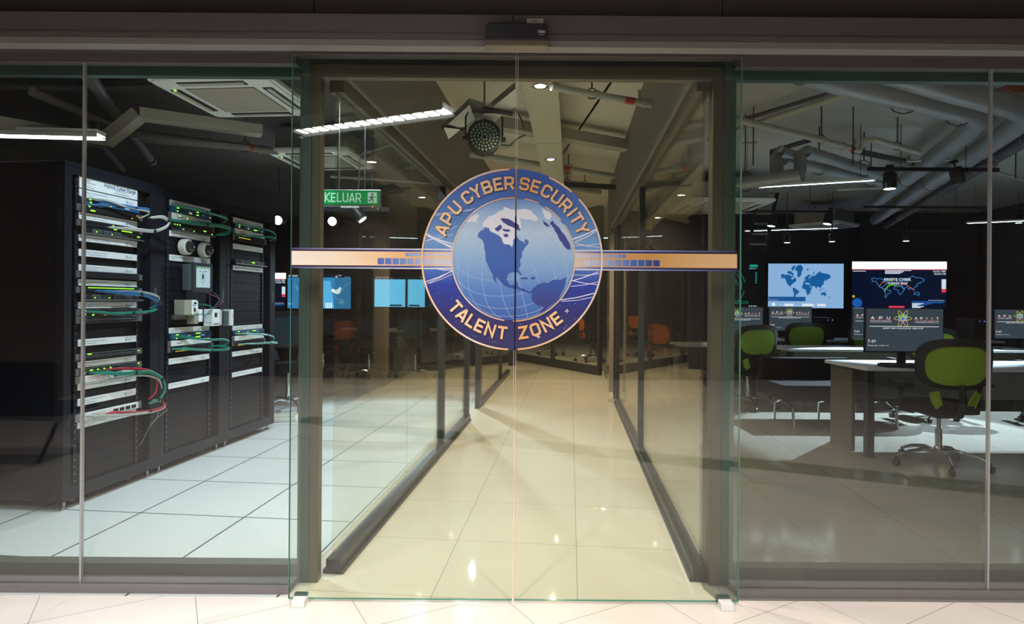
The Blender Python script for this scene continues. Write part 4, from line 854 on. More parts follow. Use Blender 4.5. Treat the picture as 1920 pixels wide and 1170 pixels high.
t = thing('stage_light', 'round black stage light with many small lenses hanging left of the tray', 'stage light', PC_, .08)
MB().lathe([(.10,.20),(.118,.12),(.122,.02),(.128,0),(.128,-.02),(.112,-.022),(.110,-.006),(.001,-.006)], axis='y', n=12).build('housing', BLK, t, bevel=.002)
m = MB(); m2 = MB(); kk = 0
for rr_, nn in ((.022,6),(.046,12),(.070,18),(.094,22)):
    for k in range(nn):
        a = 2*math.pi*k/nn+rr_*9; (m2 if kk % 11 == 3 else m).lathe([(.0092,-.006),(.0088,-.012),(.006,-.016),(.001,-.0175)], (rr_*math.cos(a),0,rr_*math.sin(a)), 'y', 10); kk += 1
o = m.build('led_lens', mat('lens_green', (.22,.31,.25,1), .3), t, smooth=True); o = m2.build('led_lens', mat('lens_yellow', (.28,.32,.08,1), .3), t, smooth=True)
MB().tube([(-.135,.06,0),(-.135,.06,.16),(-.115,.06,.20),(.115,.06,.20),(.135,.06,.16),(.135,.06,0)], .007, 8).build('yoke', BLK, t, smooth=True)
MB().cyl((0,.06,.20),(0,.06,ZC-PC_.z),.006,n=8).build('hanger_rod', PIPED, t); 
for s_ in (-1,1): MB().cyl((s_*.125,.06,0),(s_*.16,.06,0),.018,n=10).build('knob', BLK, t, smooth=True)
a, b = P(940,272,4.5), P(985,253,4.45); m = MB().tube([a, a.lerp(b,.35)-Vector((0,0,.03)), a.lerp(b,.7), b], .006, 6); solo('power_cable', m, BLK, 'black cable looping from the round stage light to the tray', 'cable', smooth=True)
a, b, c_ = P(966,202,4.6), P(978,225,4.5), P(982,243,4.45); solo('power_cable', MB().tube([a,b,c_], .005, 6), BLK, 'black cable hanging beside the door seam above the stage light', 'cable', smooth=True)

# server room pipes under the slab
pipe('drain_pipe', 'grey drain pipe slanting behind the bent trunking, left room', 'pipe', [Z(165,140,2.88), Z(222,225,2.85), Z(285,303,2.85)], .05, PIPED if 0 else mat('pipe_grey', (.17,.17,.17,1), .5), [], [(.9,1)])
pipe('drain_pipe', 'thinner grey drain pipe ending above the near rack', 'pipe', [Z(178,220,2.9), Z(180,262,2.85), Z(230,318,2.85)], .035, mat('pipe_grey_dark', (.12,.12,.12,1), .5))
pipe('sprinkler_pipe', 'grey pipe with red band below the large air conditioner', 'pipe', [Z(60,172,2.78), Z(250,250,2.76), Z(522,284,2.76)], .035, mat('pipe_taupe', (.22,.21,.18,1), .5), [(.78,1)], [(.5,1),(.86,1)], [(.75,1)])
solo('wire_tray', MB().bar(Z(265,262,2.56), Z(470,278,2.56), .12, .02), mat('tray_mesh', (.16,.16,.15,1), .5), 'narrow ribbed cable tray below the trunking, left room', 'cable tray')
solo('duct', MB().bar(Z(155,170,2.98), Z(560,140,2.98), .12, .04), mat('duct_dark', (.07,.068,.066,1), .6), 'thin dark duct under the dark ceiling of the left room', 'duct')
# corridor left side services behind the glass
for x0,y0,x1,y1,r_,lb in ((620,330,840,345,.02,'thin cream pipe seen through the corridor glass left of the emblem'),(640,300,800,250,.015,'thin pipe rising behind the strip light reflection')):
    pipe('conduit', lb, 'pipe', [Z(x0,y0,2.8), Z(x1,y1,2.8)], r_, PIPE)

# study room ducts
D1 = [Z(1505,135,2.80), Z(1640,170,2.80), Z(1815,212,2.80), Z(1838,222,2.80), Z(1815,246,2.80), Z(1640,382,2.80)]
pipe('insulated_duct', 'thick wrapped duct running across the ceiling and turning back, right room', 'duct', D1, .085, DUCT, hang=[(.3,1),(.9,1),(.5,4)], rings=.45, n=20)
D2 = [Z(1650,128,2.80), Z(1780,168,2.80), Z(1905,203,2.80), Z(1925,215,2.80), Z(1900,240,2.80), Z(1640,412,2.80)]
pipe('insulated_duct', 'second thick wrapped duct at the far right turning back, right room', 'duct', D2, .085, DUCT, hang=[(.4,4)], rings=.45, n=20)
pipe('insulated_duct', 'dark duct slanting from the right edge towards the back, right room', 'duct', [Z(1990,222,2.75), Z(1800,338,2.75), Z(1660,424,2.75)], .055, PIPED, hang=[(.2,0),(.6,0)], rings=.6, n=16)
pipe('conduit', 'cream pipe slanting up to the ducts beside the right door post', 'pipe', [Z(1330,262,2.95), Z(1470,215,2.95), Z(1600,172,2.95)], .028, PIPE)
pipe('conduit', 'grey pipe running just above the slanting cream one', 'pipe', [Z(1340,240,2.95), Z(1600,162,2.95)], .018, PIPED)
pipe('sprinkler_pipe', 'cream sprinkler pipe with red band and raised bend, right room', 'pipe', [Z(1340,214,2.72), Z(1540,262,2.72), Z(1612,283,2.72), Z(1620,264,2.78), Z(1640,262,2.78), Z(1722,286,2.78)], .026, PIPE, [(.75,1)], [(.0,1),(.55,1)], [(.0,1),(.5,4)])
sprinkler('sprinkler head on the pipe in the right room', Z(1603,278,2.72)+Vector((0,0,.026)))
pipe('insulated_duct', 'grey duct pair bending down, left one, right room', 'duct', [Z(1500,298,2.70), Z(1462,284,2.72), Z(1456,292,2.70), Z(1458,330,2.48)], .055, DUCT, rings=.3)
pipe('insulated_duct', 'grey duct pair bending down, right one, right room', 'duct', [Z(1660,330,2.66), Z(1512,284,2.70), Z(1500,290,2.68), Z(1500,326,2.48)], .055, DUCT, rings=.35, hang=[(.3,0)])
pipe('insulated_duct', 'horizontal grey duct joining the two bent ones', 'duct', [Z(1382,345,2.42), Z(1420,340,2.42), Z(1505,327,2.42)], .06, DUCT, rings=.3, hang=[(.4,0)])
pipe('insulated_duct', 'long grey duct behind the bent pair, right room', 'duct', [Z(1470,300,2.66), Z(1668,345,2.62)], .05, DUCT, rings=.4, hang=[(.3,0),(.8,0)])
pipe('conduit', 'dark bracket pipe hung above the bent ducts', 'pipe', [Z(1448,322,2.55), Z(1446,284,2.75), Z(1520,262,2.82)], .022, PIPED)
pipe('conduit', 'dark straight pipe behind the sprinkler pipe, right room', 'pipe', [Z(1600,282,2.85), Z(1712,306,2.85)], .03, PIPED)
for x0,y0,x1,y1,lb in ((1388,270,1420,268,'thin light pipe beside the right door post'),(1700,302,1800,300,'thin light pipe under the dark track, right room'),(1570,356,1655,352,'thin pipe behind the track light, right room'),(1850,318,1930,340,'thin pipe with elbow near the right pane joint')):
    pipe('conduit', lb, 'pipe', [Z(x0,y0,2.8), Z(x1,y1,2.8)], .014, PIPE)
# lighting tracks and track lights
def track(label, x0,y0,x1,y1,z,rods=2, w_=.035):
    a = Z(x0,y0,z); b = P(x1, y1, a.y); b.z = z; t = thing('lighting_track', label, 'lighting track', (a+b)/2, 0, 'lighting tracks'); c = (a+b)/2
    MB().bar(a-c, b-c, w_, w_).build('rail', BLK, t); m = MB()
    for k in range(rods): q = (a-c).lerp(b-c, (k+.5)/rods); m.cyl(q, Vector((q.x,q.y,ZC-z)), .004, n=5)
    m.build('hanger_rod', PIPED, t); return a.y
y1_ = track('dark lighting track across the ducts in the right room', 1628,317,1872,303,2.62)
y2_ = track('long dark lighting track above the tilted air conditioner', 1392,396,1560,393,2.62)
y3_ = track('dark lighting track crossing below the long ducts', 1620,388,1850,390,2.62)
y4_ = track('thin track far back above the right wall screen', 1666,430,1790,431,2.6)
y5_ = track('dark track with a lamp over the exit sign area', 600,392,730,398,2.15)
def track_spot(label, px, py, Y, on=True, tilt=(0,0), s=1.0, em=None, rod=False):
    p = P(px, py, Y); t = thing('track_light', label, 'track light', p, 0, 'track lights'); t.rotation_euler = (R(tilt[0]), R(tilt[1]), 0); t.scale = (s,s,s)
    MB().lathe([(.055,0),(.058,.02),(.058,.14),(.045,.16),(.010,.165)], n=20).build('can', BLK, t, smooth=True); MB().lathe([(.050,-.002),(.048,.004)], n=20).build('lens', (em or LAMPC) if on else STEEL, t)
    MB().cyl((0,0,.16),(0,0,.22),.008).box(-.03,.03,-.015,.015,.20,.23).build('bracket', BLK, t)
    if rod:
        e_ = t.rotation_euler.to_matrix().inverted() @ Vector((0,0,(ZC-p.z)/s)); MB().cyl((0,0,.1), e_, .008, n=6).build('hanger_rod', PIPED, t)
    return t
track_spot('lit track light under the dark track beside the ducts', 1668, 354, y1_)
track_spot('unlit track light right of the lit one, tilted away', 1798, 344, y1_, False, (0,-14))
track_spot('lit track light at the left of the long track', 1446, 424, y2_, True, (0,10))
track_spot('lit track light at the right of the long track', 1551, 420, y2_, True, (0,12))
for px, py, lb in ((1476,455,'small lit ceiling spot left of centre above the world map'),(1560,453,'small lit ceiling spot above the gap between the map screens'),(1699,452,'small spot far back above the right wall screen'),(1910,418,'lit ceiling spot at the right edge of the frame')):
    track_spot(lb, px, py, 9.5, True, (0,0), .8, rod=True)
track_spot('very bright spot light beside the top of the far rack', 521, 413, 8.0, True, (-78,3), 1.1, LAMPS, True)
track_spot('very bright spot light seen below the exit sign', 623, 415, 8.2, True, (-78,3), 1.1, LAMPS, True)
track_spot('small tilted black track light below the exit sign, right of the bright spots', 680, 412, 5.4, True, (0,-40), .8, rod=True)
for k in range(3):
    px = (1413,1600,1905)[k]; solo('hanger_rod', MB().cyl(Z(px,(200,200,235)[k],3.0), Z(px,(200,200,235)[k],3.0)-Vector((0,0,.5)), .006, n=6), PIPED, ['thin hanger rod beside the right door post','thin hanger rod between the ducts and the bent pipes','thin hanger rod near the right edge of the frame'][k], 'hanger rod')
t = thing('cable_ladder', 'dark cable ladder leaning down from the ceiling beside the right door post', 'cable ladder', P(1420,470,9.6))
m = MB().bar((-.15,0,0),(.05,0,1.0),.03,.05).bar((.12,0,0),(.32,0,1.0),.03,.05)
m.build('side_rail', BLK, t); m = MB()
for k in range(6): z = .1+k*.16; m.bar((-.15+z*.2,0,z),(.12+z*.2,0,z),.03,.03)
m.build('rung', STEEL, t)
solo('return_duct', MB().box(-1.3,1.3,-.25,.25,0,.22).move(P(1570,402,11.7)), mat('duct_brown', (.10,.085,.07,1), .6), 'large brown box duct far back behind the lighting tracks', 'duct')
pl = P(1900,165,4.6); solo('warning_plate', MB().box(-.09,.14,-.10,.10,0,.004).move(pl), mat('orange_plate', (.45,.10,.02,1), .5), 'orange plate under the ceiling at the upper right corner', 'plate')

# exit sign
a, b = P(606,357,4.75), P(711,384,4.75); t = thing('exit_sign', 'green lit exit sign reading KELUAR with a running figure', 'exit sign', ((a.x+b.x)/2, 4.75, b.z)); W_ = (b.x-a.x); Hh = a.z-b.z
MB().box(-W_/2-.008,W_/2+.012,0,.05,-.012,Hh+.008).build('housing', STEEL, t, bevel=.003)
face = MB().rect(-W_/2,W_/2,0,Hh,-.002).build('face', emit('exit_green', srgb(20,165,85), .95), t)
m = MB(); x = -W_/2+.012; hh = Hh*.70
for ch in 'KELUAR':
    gw = GLY[ch][0]*hh*.76; x0 = x
    for s_ in GLY[ch][1]:
        m.ribbon([(x0+p[0]*hh*.76, Hh*.15+p[1]*hh) for p in s_], hh*.125, -.003)
    x += gw+.004
m.build('lettering', emit('exit_white', srgb(205,240,225), 1), face)
xr_ = W_/2-.088; pn = MB().rect(xr_, xr_+.07, Hh*.12, Hh*.88, -.003).build('pictogram_field', emit('exit_pale', srgb(200,238,220), 1), face)
m = MB(); m.disc(xr_+.036, Hh*.74, .008, -.004, 10).ribbon([(xr_+.036,Hh*.62),(xr_+.028,Hh*.40)], .013, -.004).ribbon([(xr_+.028,Hh*.42),(xr_+.042,Hh*.32),(xr_+.036,Hh*.16)], .008, -.004).ribbon([(xr_+.028,Hh*.42),(xr_+.018,Hh*.28),(xr_+.004,Hh*.26)], .008, -.004).ribbon([(xr_+.034,Hh*.6),(xr_+.05,Hh*.5),(xr_+.06,Hh*.56)], .006, -.004).ribbon([(xr_+.034,Hh*.6),(xr_+.018,Hh*.56),(xr_+.012,Hh*.44)], .006, -.004)
m.build('running_figure', emit('exit_dark_green', srgb(15,95,55), .8), face)
MB().box(-.08,.06,-.001,.03,-.022,-.012).build('lower_lip', WHITE, t); MB().cyl((-.1,.02,Hh),(-.1,.02,ZC-b.z),.005,n=6).cyl((.1,.02,Hh),(.1,.02,ZC-b.z),.005,n=6).build('hanger_rod', PIPED, t)
m = MB().box(W_/2-.055,W_/2-.047,-.002,.004,-.022,-.014).box(W_/2-.015,W_/2-.007,-.002,.004,-.035,-.027); m.build('indicator_light', LEDR, t)
# ------------------------------------------------------------ wall screens
MAPP = [[(645,280),(660,270),(700,280),(740,275),(770,290),(800,300),(770,310),(765,330),(790,330),(805,300),(830,330),(820,355),(800,370),(775,390),(760,405),(765,420),(785,432),(770,428),(745,405),(725,385),(710,350),(700,325),(680,312),(655,322)],
 [(815,200),(850,170),(880,165),(905,195),(890,240),(885,270),(850,315),(835,290),(840,250),(820,225),(805,235)],[(765,210),(790,175),(820,180),(800,215),(780,235)],[(720,240),(760,235),(800,270),(790,290),(760,270),(725,265)],
 [(785,430),(820,430),(860,460),(850,490),(825,505),(812,530),(800,560),(792,540),(800,490),(785,455)],
 [(905,390),(915,350),(935,335),(920,310),(945,295),(975,275),(995,290),(970,305),(965,325),(1000,295),(1040,290),(1060,265),(1100,235),(1120,260),(1180,265),(1228,290),(1220,310),(1190,325),(1180,350),(1165,330),(1150,350),(1140,370),(1150,385),(1120,400),(1105,430),(1090,415),(1070,410),(1062,440),(1045,415),(1025,400),(1005,430),(985,395),(970,390),(985,375),(950,370),(930,365),(915,385)],
 [(895,410),(915,380),(945,385),(980,395),(1000,430),(1010,440),(990,470),(980,490),(960,512),(948,495),(940,455),(925,440),(905,438),(893,425)],
 [(1110,495),(1135,475),(1160,475),(1177,500),(1165,525),(1140,505),(1115,510)],[(1095,440),(1115,455),(1110,462),(1090,448)],[(1120,430),(1135,425),(1130,455)],[(1150,455),(1175,460),(1172,470)],[(1200,540),(1215,520),(1220,525),(1205,545)],[(1012,270),(1035,240),(1040,245),(1020,275)],[(915,335),(928,320),(930,340)],[(985,490),(1000,470),(1003,480),(990,495)],[(945,210),(970,205),(960,235)]]
MAPP = [jag(p, .13, 2) if len(p) > 6 else p for p in MAPP]
def mp_(px0, px1, py0, py1, W_, H_s):                                # crop coordinates to screen coordinates
    return lambda p: ((p[0]-px0)/(px1-px0)*W_-W_/2, H_s-(p[1]-py0)/(py1-py0)*H_s)
def screen(label, x0, y0, x1, y1, d, face, fstr=1.0, frame=BLK):
    a, b = Pd(x0, y1, d), Pd(x1, y0, d); W_ = math.hypot(b.x-a.x, b.y-a.y); Hs = b.z-a.z
    t = thing('wall_screen', label, 'wall screen', ((a.x+b.x)/2, (a.y+b.y)/2, a.z), -math.atan2(a.y-b.y, b.x-a.x), 'large screens on the far wall')
    MB().box(-W_/2-.012,W_/2+.012,.001,.06,-.012,Hs+.012).build('bezel', frame, t, bevel=.003)
    f_ = MB().rect(-W_/2,W_/2,0,Hs,0).build('display', emit('display_'+str(len(bpy.data.materials)), srgb(*face), fstr), t)
    return t, f_, W_, Hs
def em(r, g, b, s=1): return emit('glow_%d_%d_%d' % (r,g,b), srgb(r,g,b), s)
# world map, pale blue
t, f_, W_, Hs = screen('pale blue wall screen showing a dark world map', 1440, 494.5, 1582, 577, 12.15, (150,188,235), 1.0)
q = mp_(500, 1372, 152, 655, W_, Hs); m = MB()
for p in MAPP: m.poly([q(a) for a in p], -.002)
m.build('world_map', em(20,98,165), f_); a, b = q((500,578)), q((935,528)); MB().rect(a[0],b[0],a[1],b[1],-.003).build('caption_box', em(24,90,160), f_)
m = MB(); m.disc(*q((563,617)), .035, -.004).text('IP', *q((505,548)), .02, -.004, res=1).text('No attacks detected', *q((505,568)), .022, -.004, res=1)
for x0, x1 in ((690,798),(892,1030),(1070,1168)): a, b = q((x0,634)), q((x1,606)); m.rect(a[0],b[0],a[1],b[1],-.004)
for x0, s_ in ((632,'Source'),(810,'Destination'),(1042,'Port')): m.text(s_, *q((x0,626)), .022, -.004, q((x0+52,0))[0]-q((x0,0))[0] if x0 < 1000 else None, res=1)
m.build('caption_lettering', em(240,245,255), f_)
# threat map, dark with white banner
def threat(t, f_, W_, Hs, full=True):
    q = mp_(88, 990, 112, 535, W_, Hs); a, b = q((88,182)), q((992,110)); MB().rect(a[0],b[0],a[1],b[1],-.002).build('banner', em(255,250,252,1.3), f_)
    m = MB(); a, b = q((88,186)), q((990,180)); m.rect(a[0],b[0],a[1],b[1],-.003); a, b = q((443,535)), q((592,515)); m.rect(a[0],b[0],a[1],b[1],-.003); a, b = q((943,390)), q((985,358)); m.rect(a[0],b[0],a[1],b[1],-.003); m.build('red_bars', em(235,60,90), f_)
    m = MB(); g = mp_(560, 1310, 200, 620, W_*.72, Hs*.62)
    for p in MAPP[:1]+MAPP[4:8]: m.ribbon([(g(c)[0]-.02, g(c)[1]+Hs*.13) for c in p], .010, -.003, True)
    m.build('map_outline', em(70,140,210), f_)
    m = MB(); a, b = q((943,358)), q((985,270)); m.rect(a[0],b[0],a[1],b[1],-.003)
    for k, (l_, s_) in enumerate(((405,655),(405,585),(405,570),(405,550))): a, b = q((l_,195+k*9)), q((s_,189+k*9)); m.rect(a[0],b[0],a[1],b[1],-.003)
    a, b = q((95,201)), q((220,195)); m.rect(a[0],b[0],a[1],b[1],-.003)
    m.text('FIREEYE CYBER', q((525,0))[0], q((0,286))[1], .072, -.004, .48, 'c', bold=.02).text('THREAT MAP', q((525,0))[0], q((0,318))[1], .058, -.004, .36, 'c', bold=.02)
    m.text('LOCAL TIME', q((980,0))[0], q((0,206))[1], .045, -.004, .22, 'r', bold=.02).text('02:49:51 PM', q((980,0))[0], q((0,230))[1], .045, -.004, .20, 'r', bold=.02).text('Powered by FireEye Labs', q((970,0))[0], q((0,466))[1], .03, -.004, .28, 'r', res=1)
    for k in range(5): a, b = q((665,496+k*9)), q((775-(k%3)*28,489+k*9)); m.rect(a[0],b[0],a[1],b[1],-.003)
    m.build('white_lettering', em(225,238,250), f_)
    m = MB()
    for k, s_ in enumerate((975,960,860,810,780,740)): a, b = q((665,477+k*10)), q((s_,470+k*10)); m.rect(a[0],b[0],a[1],b[1],-.0025)
    m.disc(*q((140,490)), .085, -.003, 32); m.build('blue_bars', em(30,95,180), f_)
    MB().ring(*q((140,490)), .088, .10, -.003, 32).build('globe_rim', em(12,50,100), f_)
    m = MB()
    for a_, b_, h_ in (((395,385),(500,330),30),((400,380),(520,340),22)):
        p0, p1 = q(a_), q(b_); m.ribbon([(p0[0]+(p1[0]-p0[0])*u/8, p0[1]+(p1[1]-p0[1])*u/8+math.sin(math.pi*u/8)*.07) for u in range(9)], .010, -.004)
    m.build('green_arc', em(110,210,40), f_); m = MB()
    for a_, b_ in (((500,318),(690,378)),((350,345),(420,310))):
        p0, p1 = q(a_), q(b_); m.ribbon([(p0[0]+(p1[0]-p0[0])*u/8, p0[1]+(p1[1]-p0[1])*u/8+math.sin(math.pi*u/8)*.06) for u in range(9)], .010, -.004)
    m.build('orange_arc', em(230,110,60), f_); a, b = q((92,440)), q((116,420)); MB().rect(a[0],b[0],a[1],b[1],-.003).build('yellow_tile', em(220,180,60), f_)
t, f_, W_, Hs = screen('dark wall screen with white banner and coloured arcs over a map', 1597, 491, 1775, 577, 12.15, (4,18,44), 1.0); threat(t, f_, W_, Hs)
t, f_, W_, Hs = screen('near-black wall screen with teal globe beside the right door post', 1298, 495, 1432, 577, 12.15, (3,8,14), 1.0)
m = MB(); g = (-.02+(1372-1365)/142*0+ (1372-1365)/(1432-1298)*W_, Hs*.45); gx = (1360-1365)/(134)*W_+.0
for r_, a0, a1 in ((.36,10,80),(.30,-10,60),(.22,0,70),(.36,-60,-15)): m.ring(gx, Hs*.5, r_, r_+.02, -.002, 48, None, a0, a1)
m.poly([(gx+.02,Hs*.35),(gx+.12,Hs*.30),(gx+.2,Hs*.4),(gx+.16,Hs*.52),(gx+.22,Hs*.6),(gx+.10,Hs*.7),(gx+.02,Hs*.6)], -.002)
m.build('teal_globe', em(20,90,80), f_); m = MB(); x_ = W_/2
m.rect(x_-.26,x_-.11,Hs*.93,Hs*.985,-.002)
for k in range(5): m.disc(x_-.14, Hs*(.80-k*.055), .016, -.002, 10)
for k in range(4): m.ribbon([(x_-.95+k*.17,Hs*.11),(x_-.80+k*.17,Hs*.11),(x_-.80+k*.17,Hs*.155),(x_-.95+k*.17,Hs*.155)], .006, -.002, True)
m.build('teal_marks', em(20,160,140), f_); m = MB().text('MENU', x_-.27, Hs*.885, .03, -.002, .14, res=1)
for k in range(4): m.rect(x_-.27+k*.04,x_-.25+k*.04,Hs*.035,Hs*.06,-.002)
m.build('white_marks', em(200,225,230), f_)
# screens of the left side
t, f_, W_, Hs = screen('narrow visible edge of a dark screen with white banner behind the far rack', 398, 512, 536, 579, 12.3, (6,16,36), 1.0); threat(t, f_, W_, Hs)
t, f_, W_, Hs = screen('blue map screen split by the left door post, with a white highlighted country', 539, 514, 658, 578, 12.3, (44,120,175), 1.35)
MB().rect(-W_/2,W_/2,Hs*.90,Hs,-.002).build('dark_header', em(10,26,44), f_)
m = MB(); mq = lambda x, y: ((x-598.5)/119*W_, (578-y)/64*Hs)
cp = lambda x, y: mq(500+x/5.85, 400+y/5.85)
m.poly([cp(*p) for p in ((710,850),(722,825),(760,840),(790,825),(800,805),(825,815),(815,850),(800,880),(770,885),(740,870))], -.003)
m.text('FORTINET', *mq(541,519), .045, -.003, .20, 'l', bold=.02, res=1).text('18:00', *mq(541,571), .045, -.003, .10, 'l', res=1).disc(*mq(631,519), .02, -.003, 12).text('THREAT', *mq(634,518), .04, -.003, .08, 'l', res=1)
for k in range(3): m.disc(*mq(647+k*4,519.5), .008, -.003, 8)
for k in range(4): m.rect(mq(611+k*3.4,0)[0], mq(613+k*3.4,0)[0], mq(0,577)[1], mq(0,567)[1], -.003)
m.build('white_land_and_lettering', em(225,238,246,1.4), f_)
m = MB(); m.poly([cp(*p) for p in ((790,970),(820,945),(850,960),(855,985),(840,1000),(810,985),(785,990))], -.003)
m.ribbon([cp(*p) for p in ((740,890),(770,930),(810,945),(850,940))], .02, -.003).ribbon([cp(*p) for p in ((830,850),(850,810),(880,780),(915,755))], .02, -.003).poly([cp(*p) for p in ((300,780),(330,800),(360,860),(330,840))], -.003)
m.build('land_outline', em(110,165,200), f_)
MB().poly([cp(*p) for p in ((615,740),(700,740),(745,1035),(620,1035))], -.0025).build('pale_sector', em(80,165,215,1.35), f_)
t, f_, W_, Hs = screen('plain light cyan screen at the left of the emblem', 702, 518, 797, 578, 12.3, (104,196,245), 1.8)
MB().rect(-W_/2,W_/2,Hs*.90,Hs,-.002).rect(-W_/2,W_/2,0,Hs*.05,-.002).rect(.12,.17,Hs*.05,Hs*.9,-.002).build('dark_header', em(8,16,22), f_)
m = MB().rect(-W_/2+.02,-W_/2+.30,Hs*.96,Hs*.975,-.003)
for k in range(5): m.rect(-W_/2+.02+k*.08,-W_/2+.06+k*.08,Hs*.915,Hs*.93,-.003)
m.build('white_marks', em(200,225,230), f_); MB().rect(W_/2-.10,W_/2-.01,Hs*.95,Hs*.985,-.003).build('green_tag', em(30,150,110), f_); MB().rect(-.2,.05,Hs*.07,Hs*.12,-.003).rect(.2,.42,Hs*.07,Hs*.12,-.003).build('dark_caption', em(20,60,80), f_)

# ------------------------------------------------------------ furniture
def make_chair(label, loc, rz, cloth, group):
    t = thing('office_chair', label, 'chair', loc, rz, group)
    m = MB()
    for k in range(5):
        a = R(90+72*k+20); ca, sa = math.cos(a), math.sin(a)
        m.tube([(ca*.02,sa*.02,.115),(ca*.12,sa*.12,.135),(ca*.24,sa*.24,.115),(ca*.335,sa*.335,.075)], [.02,.017,.014,.011], 8)
    m.lathe([(.035,.09),(.038,.12),(.034,.15),(.028,.16)], n=16); m.build('star_base', CHROME, t, smooth=True)
    for k in range(5):
        a = R(90+72*k+20); ca, sa = math.cos(a)*.335, math.sin(a)*.335; c = MB()
        for s_ in (-1, 1): c.lathe([(.006,-.010),(.028,-.009),(.028,.009),(.006,.010)], (ca+s_*.013*math.cos(a), sa+s_*.013*math.sin(a), .028), 'x', 14)
        c.cyl((ca,sa,.03),(ca,sa,.08),.012,n=8); c.build('caster', BLK, t, smooth=True)
    MB().cyl((0,0,.15),(0,0,.30),.026).cyl((0,0,.30),(0,0,.42),.016).build('gas_column', CHROME, t, smooth=True)
    MB().box(-.10,.10,-.14,.10,.41,.455).box(.10,.22,-.01,.01,.42,.43).build('mechanism', BLK, t, bevel=.008)
    pts = []
    for k in range(28): u = 2*math.pi*k/28; cu, su = math.cos(u), math.sin(u); pts.append((math.copysign(abs(cu)**.6, cu)*.25, math.copysign(abs(su)**.6, su)*.24+.02))
    MB().slab(pts, .455, .525).build('seat', FAB, t, bevel=.018, smooth=True)
    def bk(u, s): cu, su = math.cos(u), math.sin(u); x = math.copysign(abs(cu)**.62, cu)*.285*s*(1+.05*su); z = .855+math.copysign(abs(su)**.62, su)*.20*s; return Vector((x, -.27+.9*x*x-.10*(z-.85), z))
    N_ = 40; m = MB(); vs = []
    for k in range(N_):
        u = 2*math.pi*k/N_; su = math.sin(u); w0 = .72 if su > .3 else .84
        w0 = .84-.14*max(0, su)
        vs += [bk(u, w0), bk(u, 1.0), bk(u, 1.0)+Vector((0,.035,0)), bk(u, w0)+Vector((0,.03,0))]
    m.add(vs, [(4*k+j, 4*((k+1)%N_)+j, 4*((k+1)%N_)+(j+1)%4, 4*k+(j+1)%4) for k in range(N_) for j in range(4)]); m.build('back_frame', BLK, t, smooth=True)
    m = MB(); vs = []
    for s_ in (0,.35,.65,.88):
        for k in range(N_):
            u = 2*math.pi*k/N_; w0 = .84-.14*max(0, math.sin(u)); vs.append(bk(u, s_*w0/.84 if s_ else .001)+Vector((0,.008,0)))
    n0 = len(vs); vs += [v+Vector((0,.006,0)) for v in vs]; fs = []
    for r_ in range(3):
        for k in range(N_):
            a, b, c_, d_ = r_*N_+k, r_*N_+(k+1)%N_, (r_+1)*N_+(k+1)%N_, (r_+1)*N_+k; fs.append((a,b,c_,d_)); fs.append((d_+n0,c_+n0,b+n0,a+n0))
    m.add(vs, fs); m.build('mesh_back', cloth, t, smooth=True)
    m = MB().add([(-.14,-.24,.64),(-.19,-.22,.62),(-.14,-.20,.46),(-.07,-.20,.46),(-.14,-.21,.64),(-.19,-.19,.62),(-.14,-.17,.46),(-.07,-.17,.46)],[(0,1,2,3),(7,6,5,4),(0,4,5,1),(1,5,6,2),(2,6,7,3),(3,7,4,0)])
    m.add([(-p.x,p.y,p.z) for p in m.v[:8]], [f[::-1] for f in [(0,1,2,3),(7,6,5,4),(0,4,5,1),(1,5,6,2),(2,6,7,3),(3,7,4,0)]]); m.build('lumbar_wing', cloth, t)
    MB().tube([(0,-.12,.44),(0,-.26,.46),(0,-.30,.56),(0,-.29,.70)], [.03,.03,.028,.02], 8).build('back_stem', BLK, t, smooth=True)
    for s_ in (-1, 1):
        ar = MB().tube([(s_*.20,0,.44),(s_*.30,0,.46),(s_*.31,-.02,.66)], .016, 8).build('armrest', BLK, t, smooth=True); MB().box(s_*.31-.035,s_*.31+.035,-.14,.12,.66,.69).build('arm_pad', BLK, ar, bevel=.01)
    return t
near = make_chair('nearest lime green mesh office chair, in front of the big monitor', (3.50, 5.02, 0), R(-4), LIME, 'green office chairs of the study room')
for lb, loc, rz in (('lime office chair beside the right door post', (2.98,7.75,0), R(12)), ('lime office chair below the world map screen', (4.22,8.95,0), R(-6)),
    ('lime office chair half hidden by the second monitor', (5.02,8.95,0), R(14)), ('lime chair peeking out below the big monitor', (4.78,7.15,0), R(-4)), ('lime chair back at the right edge beyond the pane joint', (6.15,6.95,0), R(-10))):
    dup(near, lb, loc, rz)
oc = make_chair('orange and black office chair standing for a reflection in the corridor glass, right of the emblem', (2.05,10.2,0), R(70), ORANGE, 'orange office chairs')  # study room's orange chairs are added to stand for reflections in the glass
for lb, loc, rz in (('orange office chair at the desk, standing for a corridor glass reflection', (2.42,9.45,0), R(-60)), ('orange office chair behind the right door post, standing for a reflection', (3.2,9.9,0), R(120)), ('orange chair in the room behind the angled glass wall', (1.75,13.6,0), R(-80)), ('chair far back behind the angled glass wall, left part', (.95,15.2,0), R(40))):
    dup(oc, lb, loc, rz)
nc = make_chair('tall dark blue mesh chair beside the far rack', (-2.66,7.3,0), R(200), NAVY, 'dark blue office chairs')
nc.scale = (1,1,1.12)
for k, (px, rz) in enumerate(((606,10),(692,-8),(779,20))):
    q = Pd(px, 640, 10.2); dup(nc, ['dark blue chair in the back row under the blue map screen','middle dark blue chair of the back row, left room','dark blue chair of the back row nearest the emblem'][k], (q.x,q.y,0), R(rz+180), scale=(1,1,1))

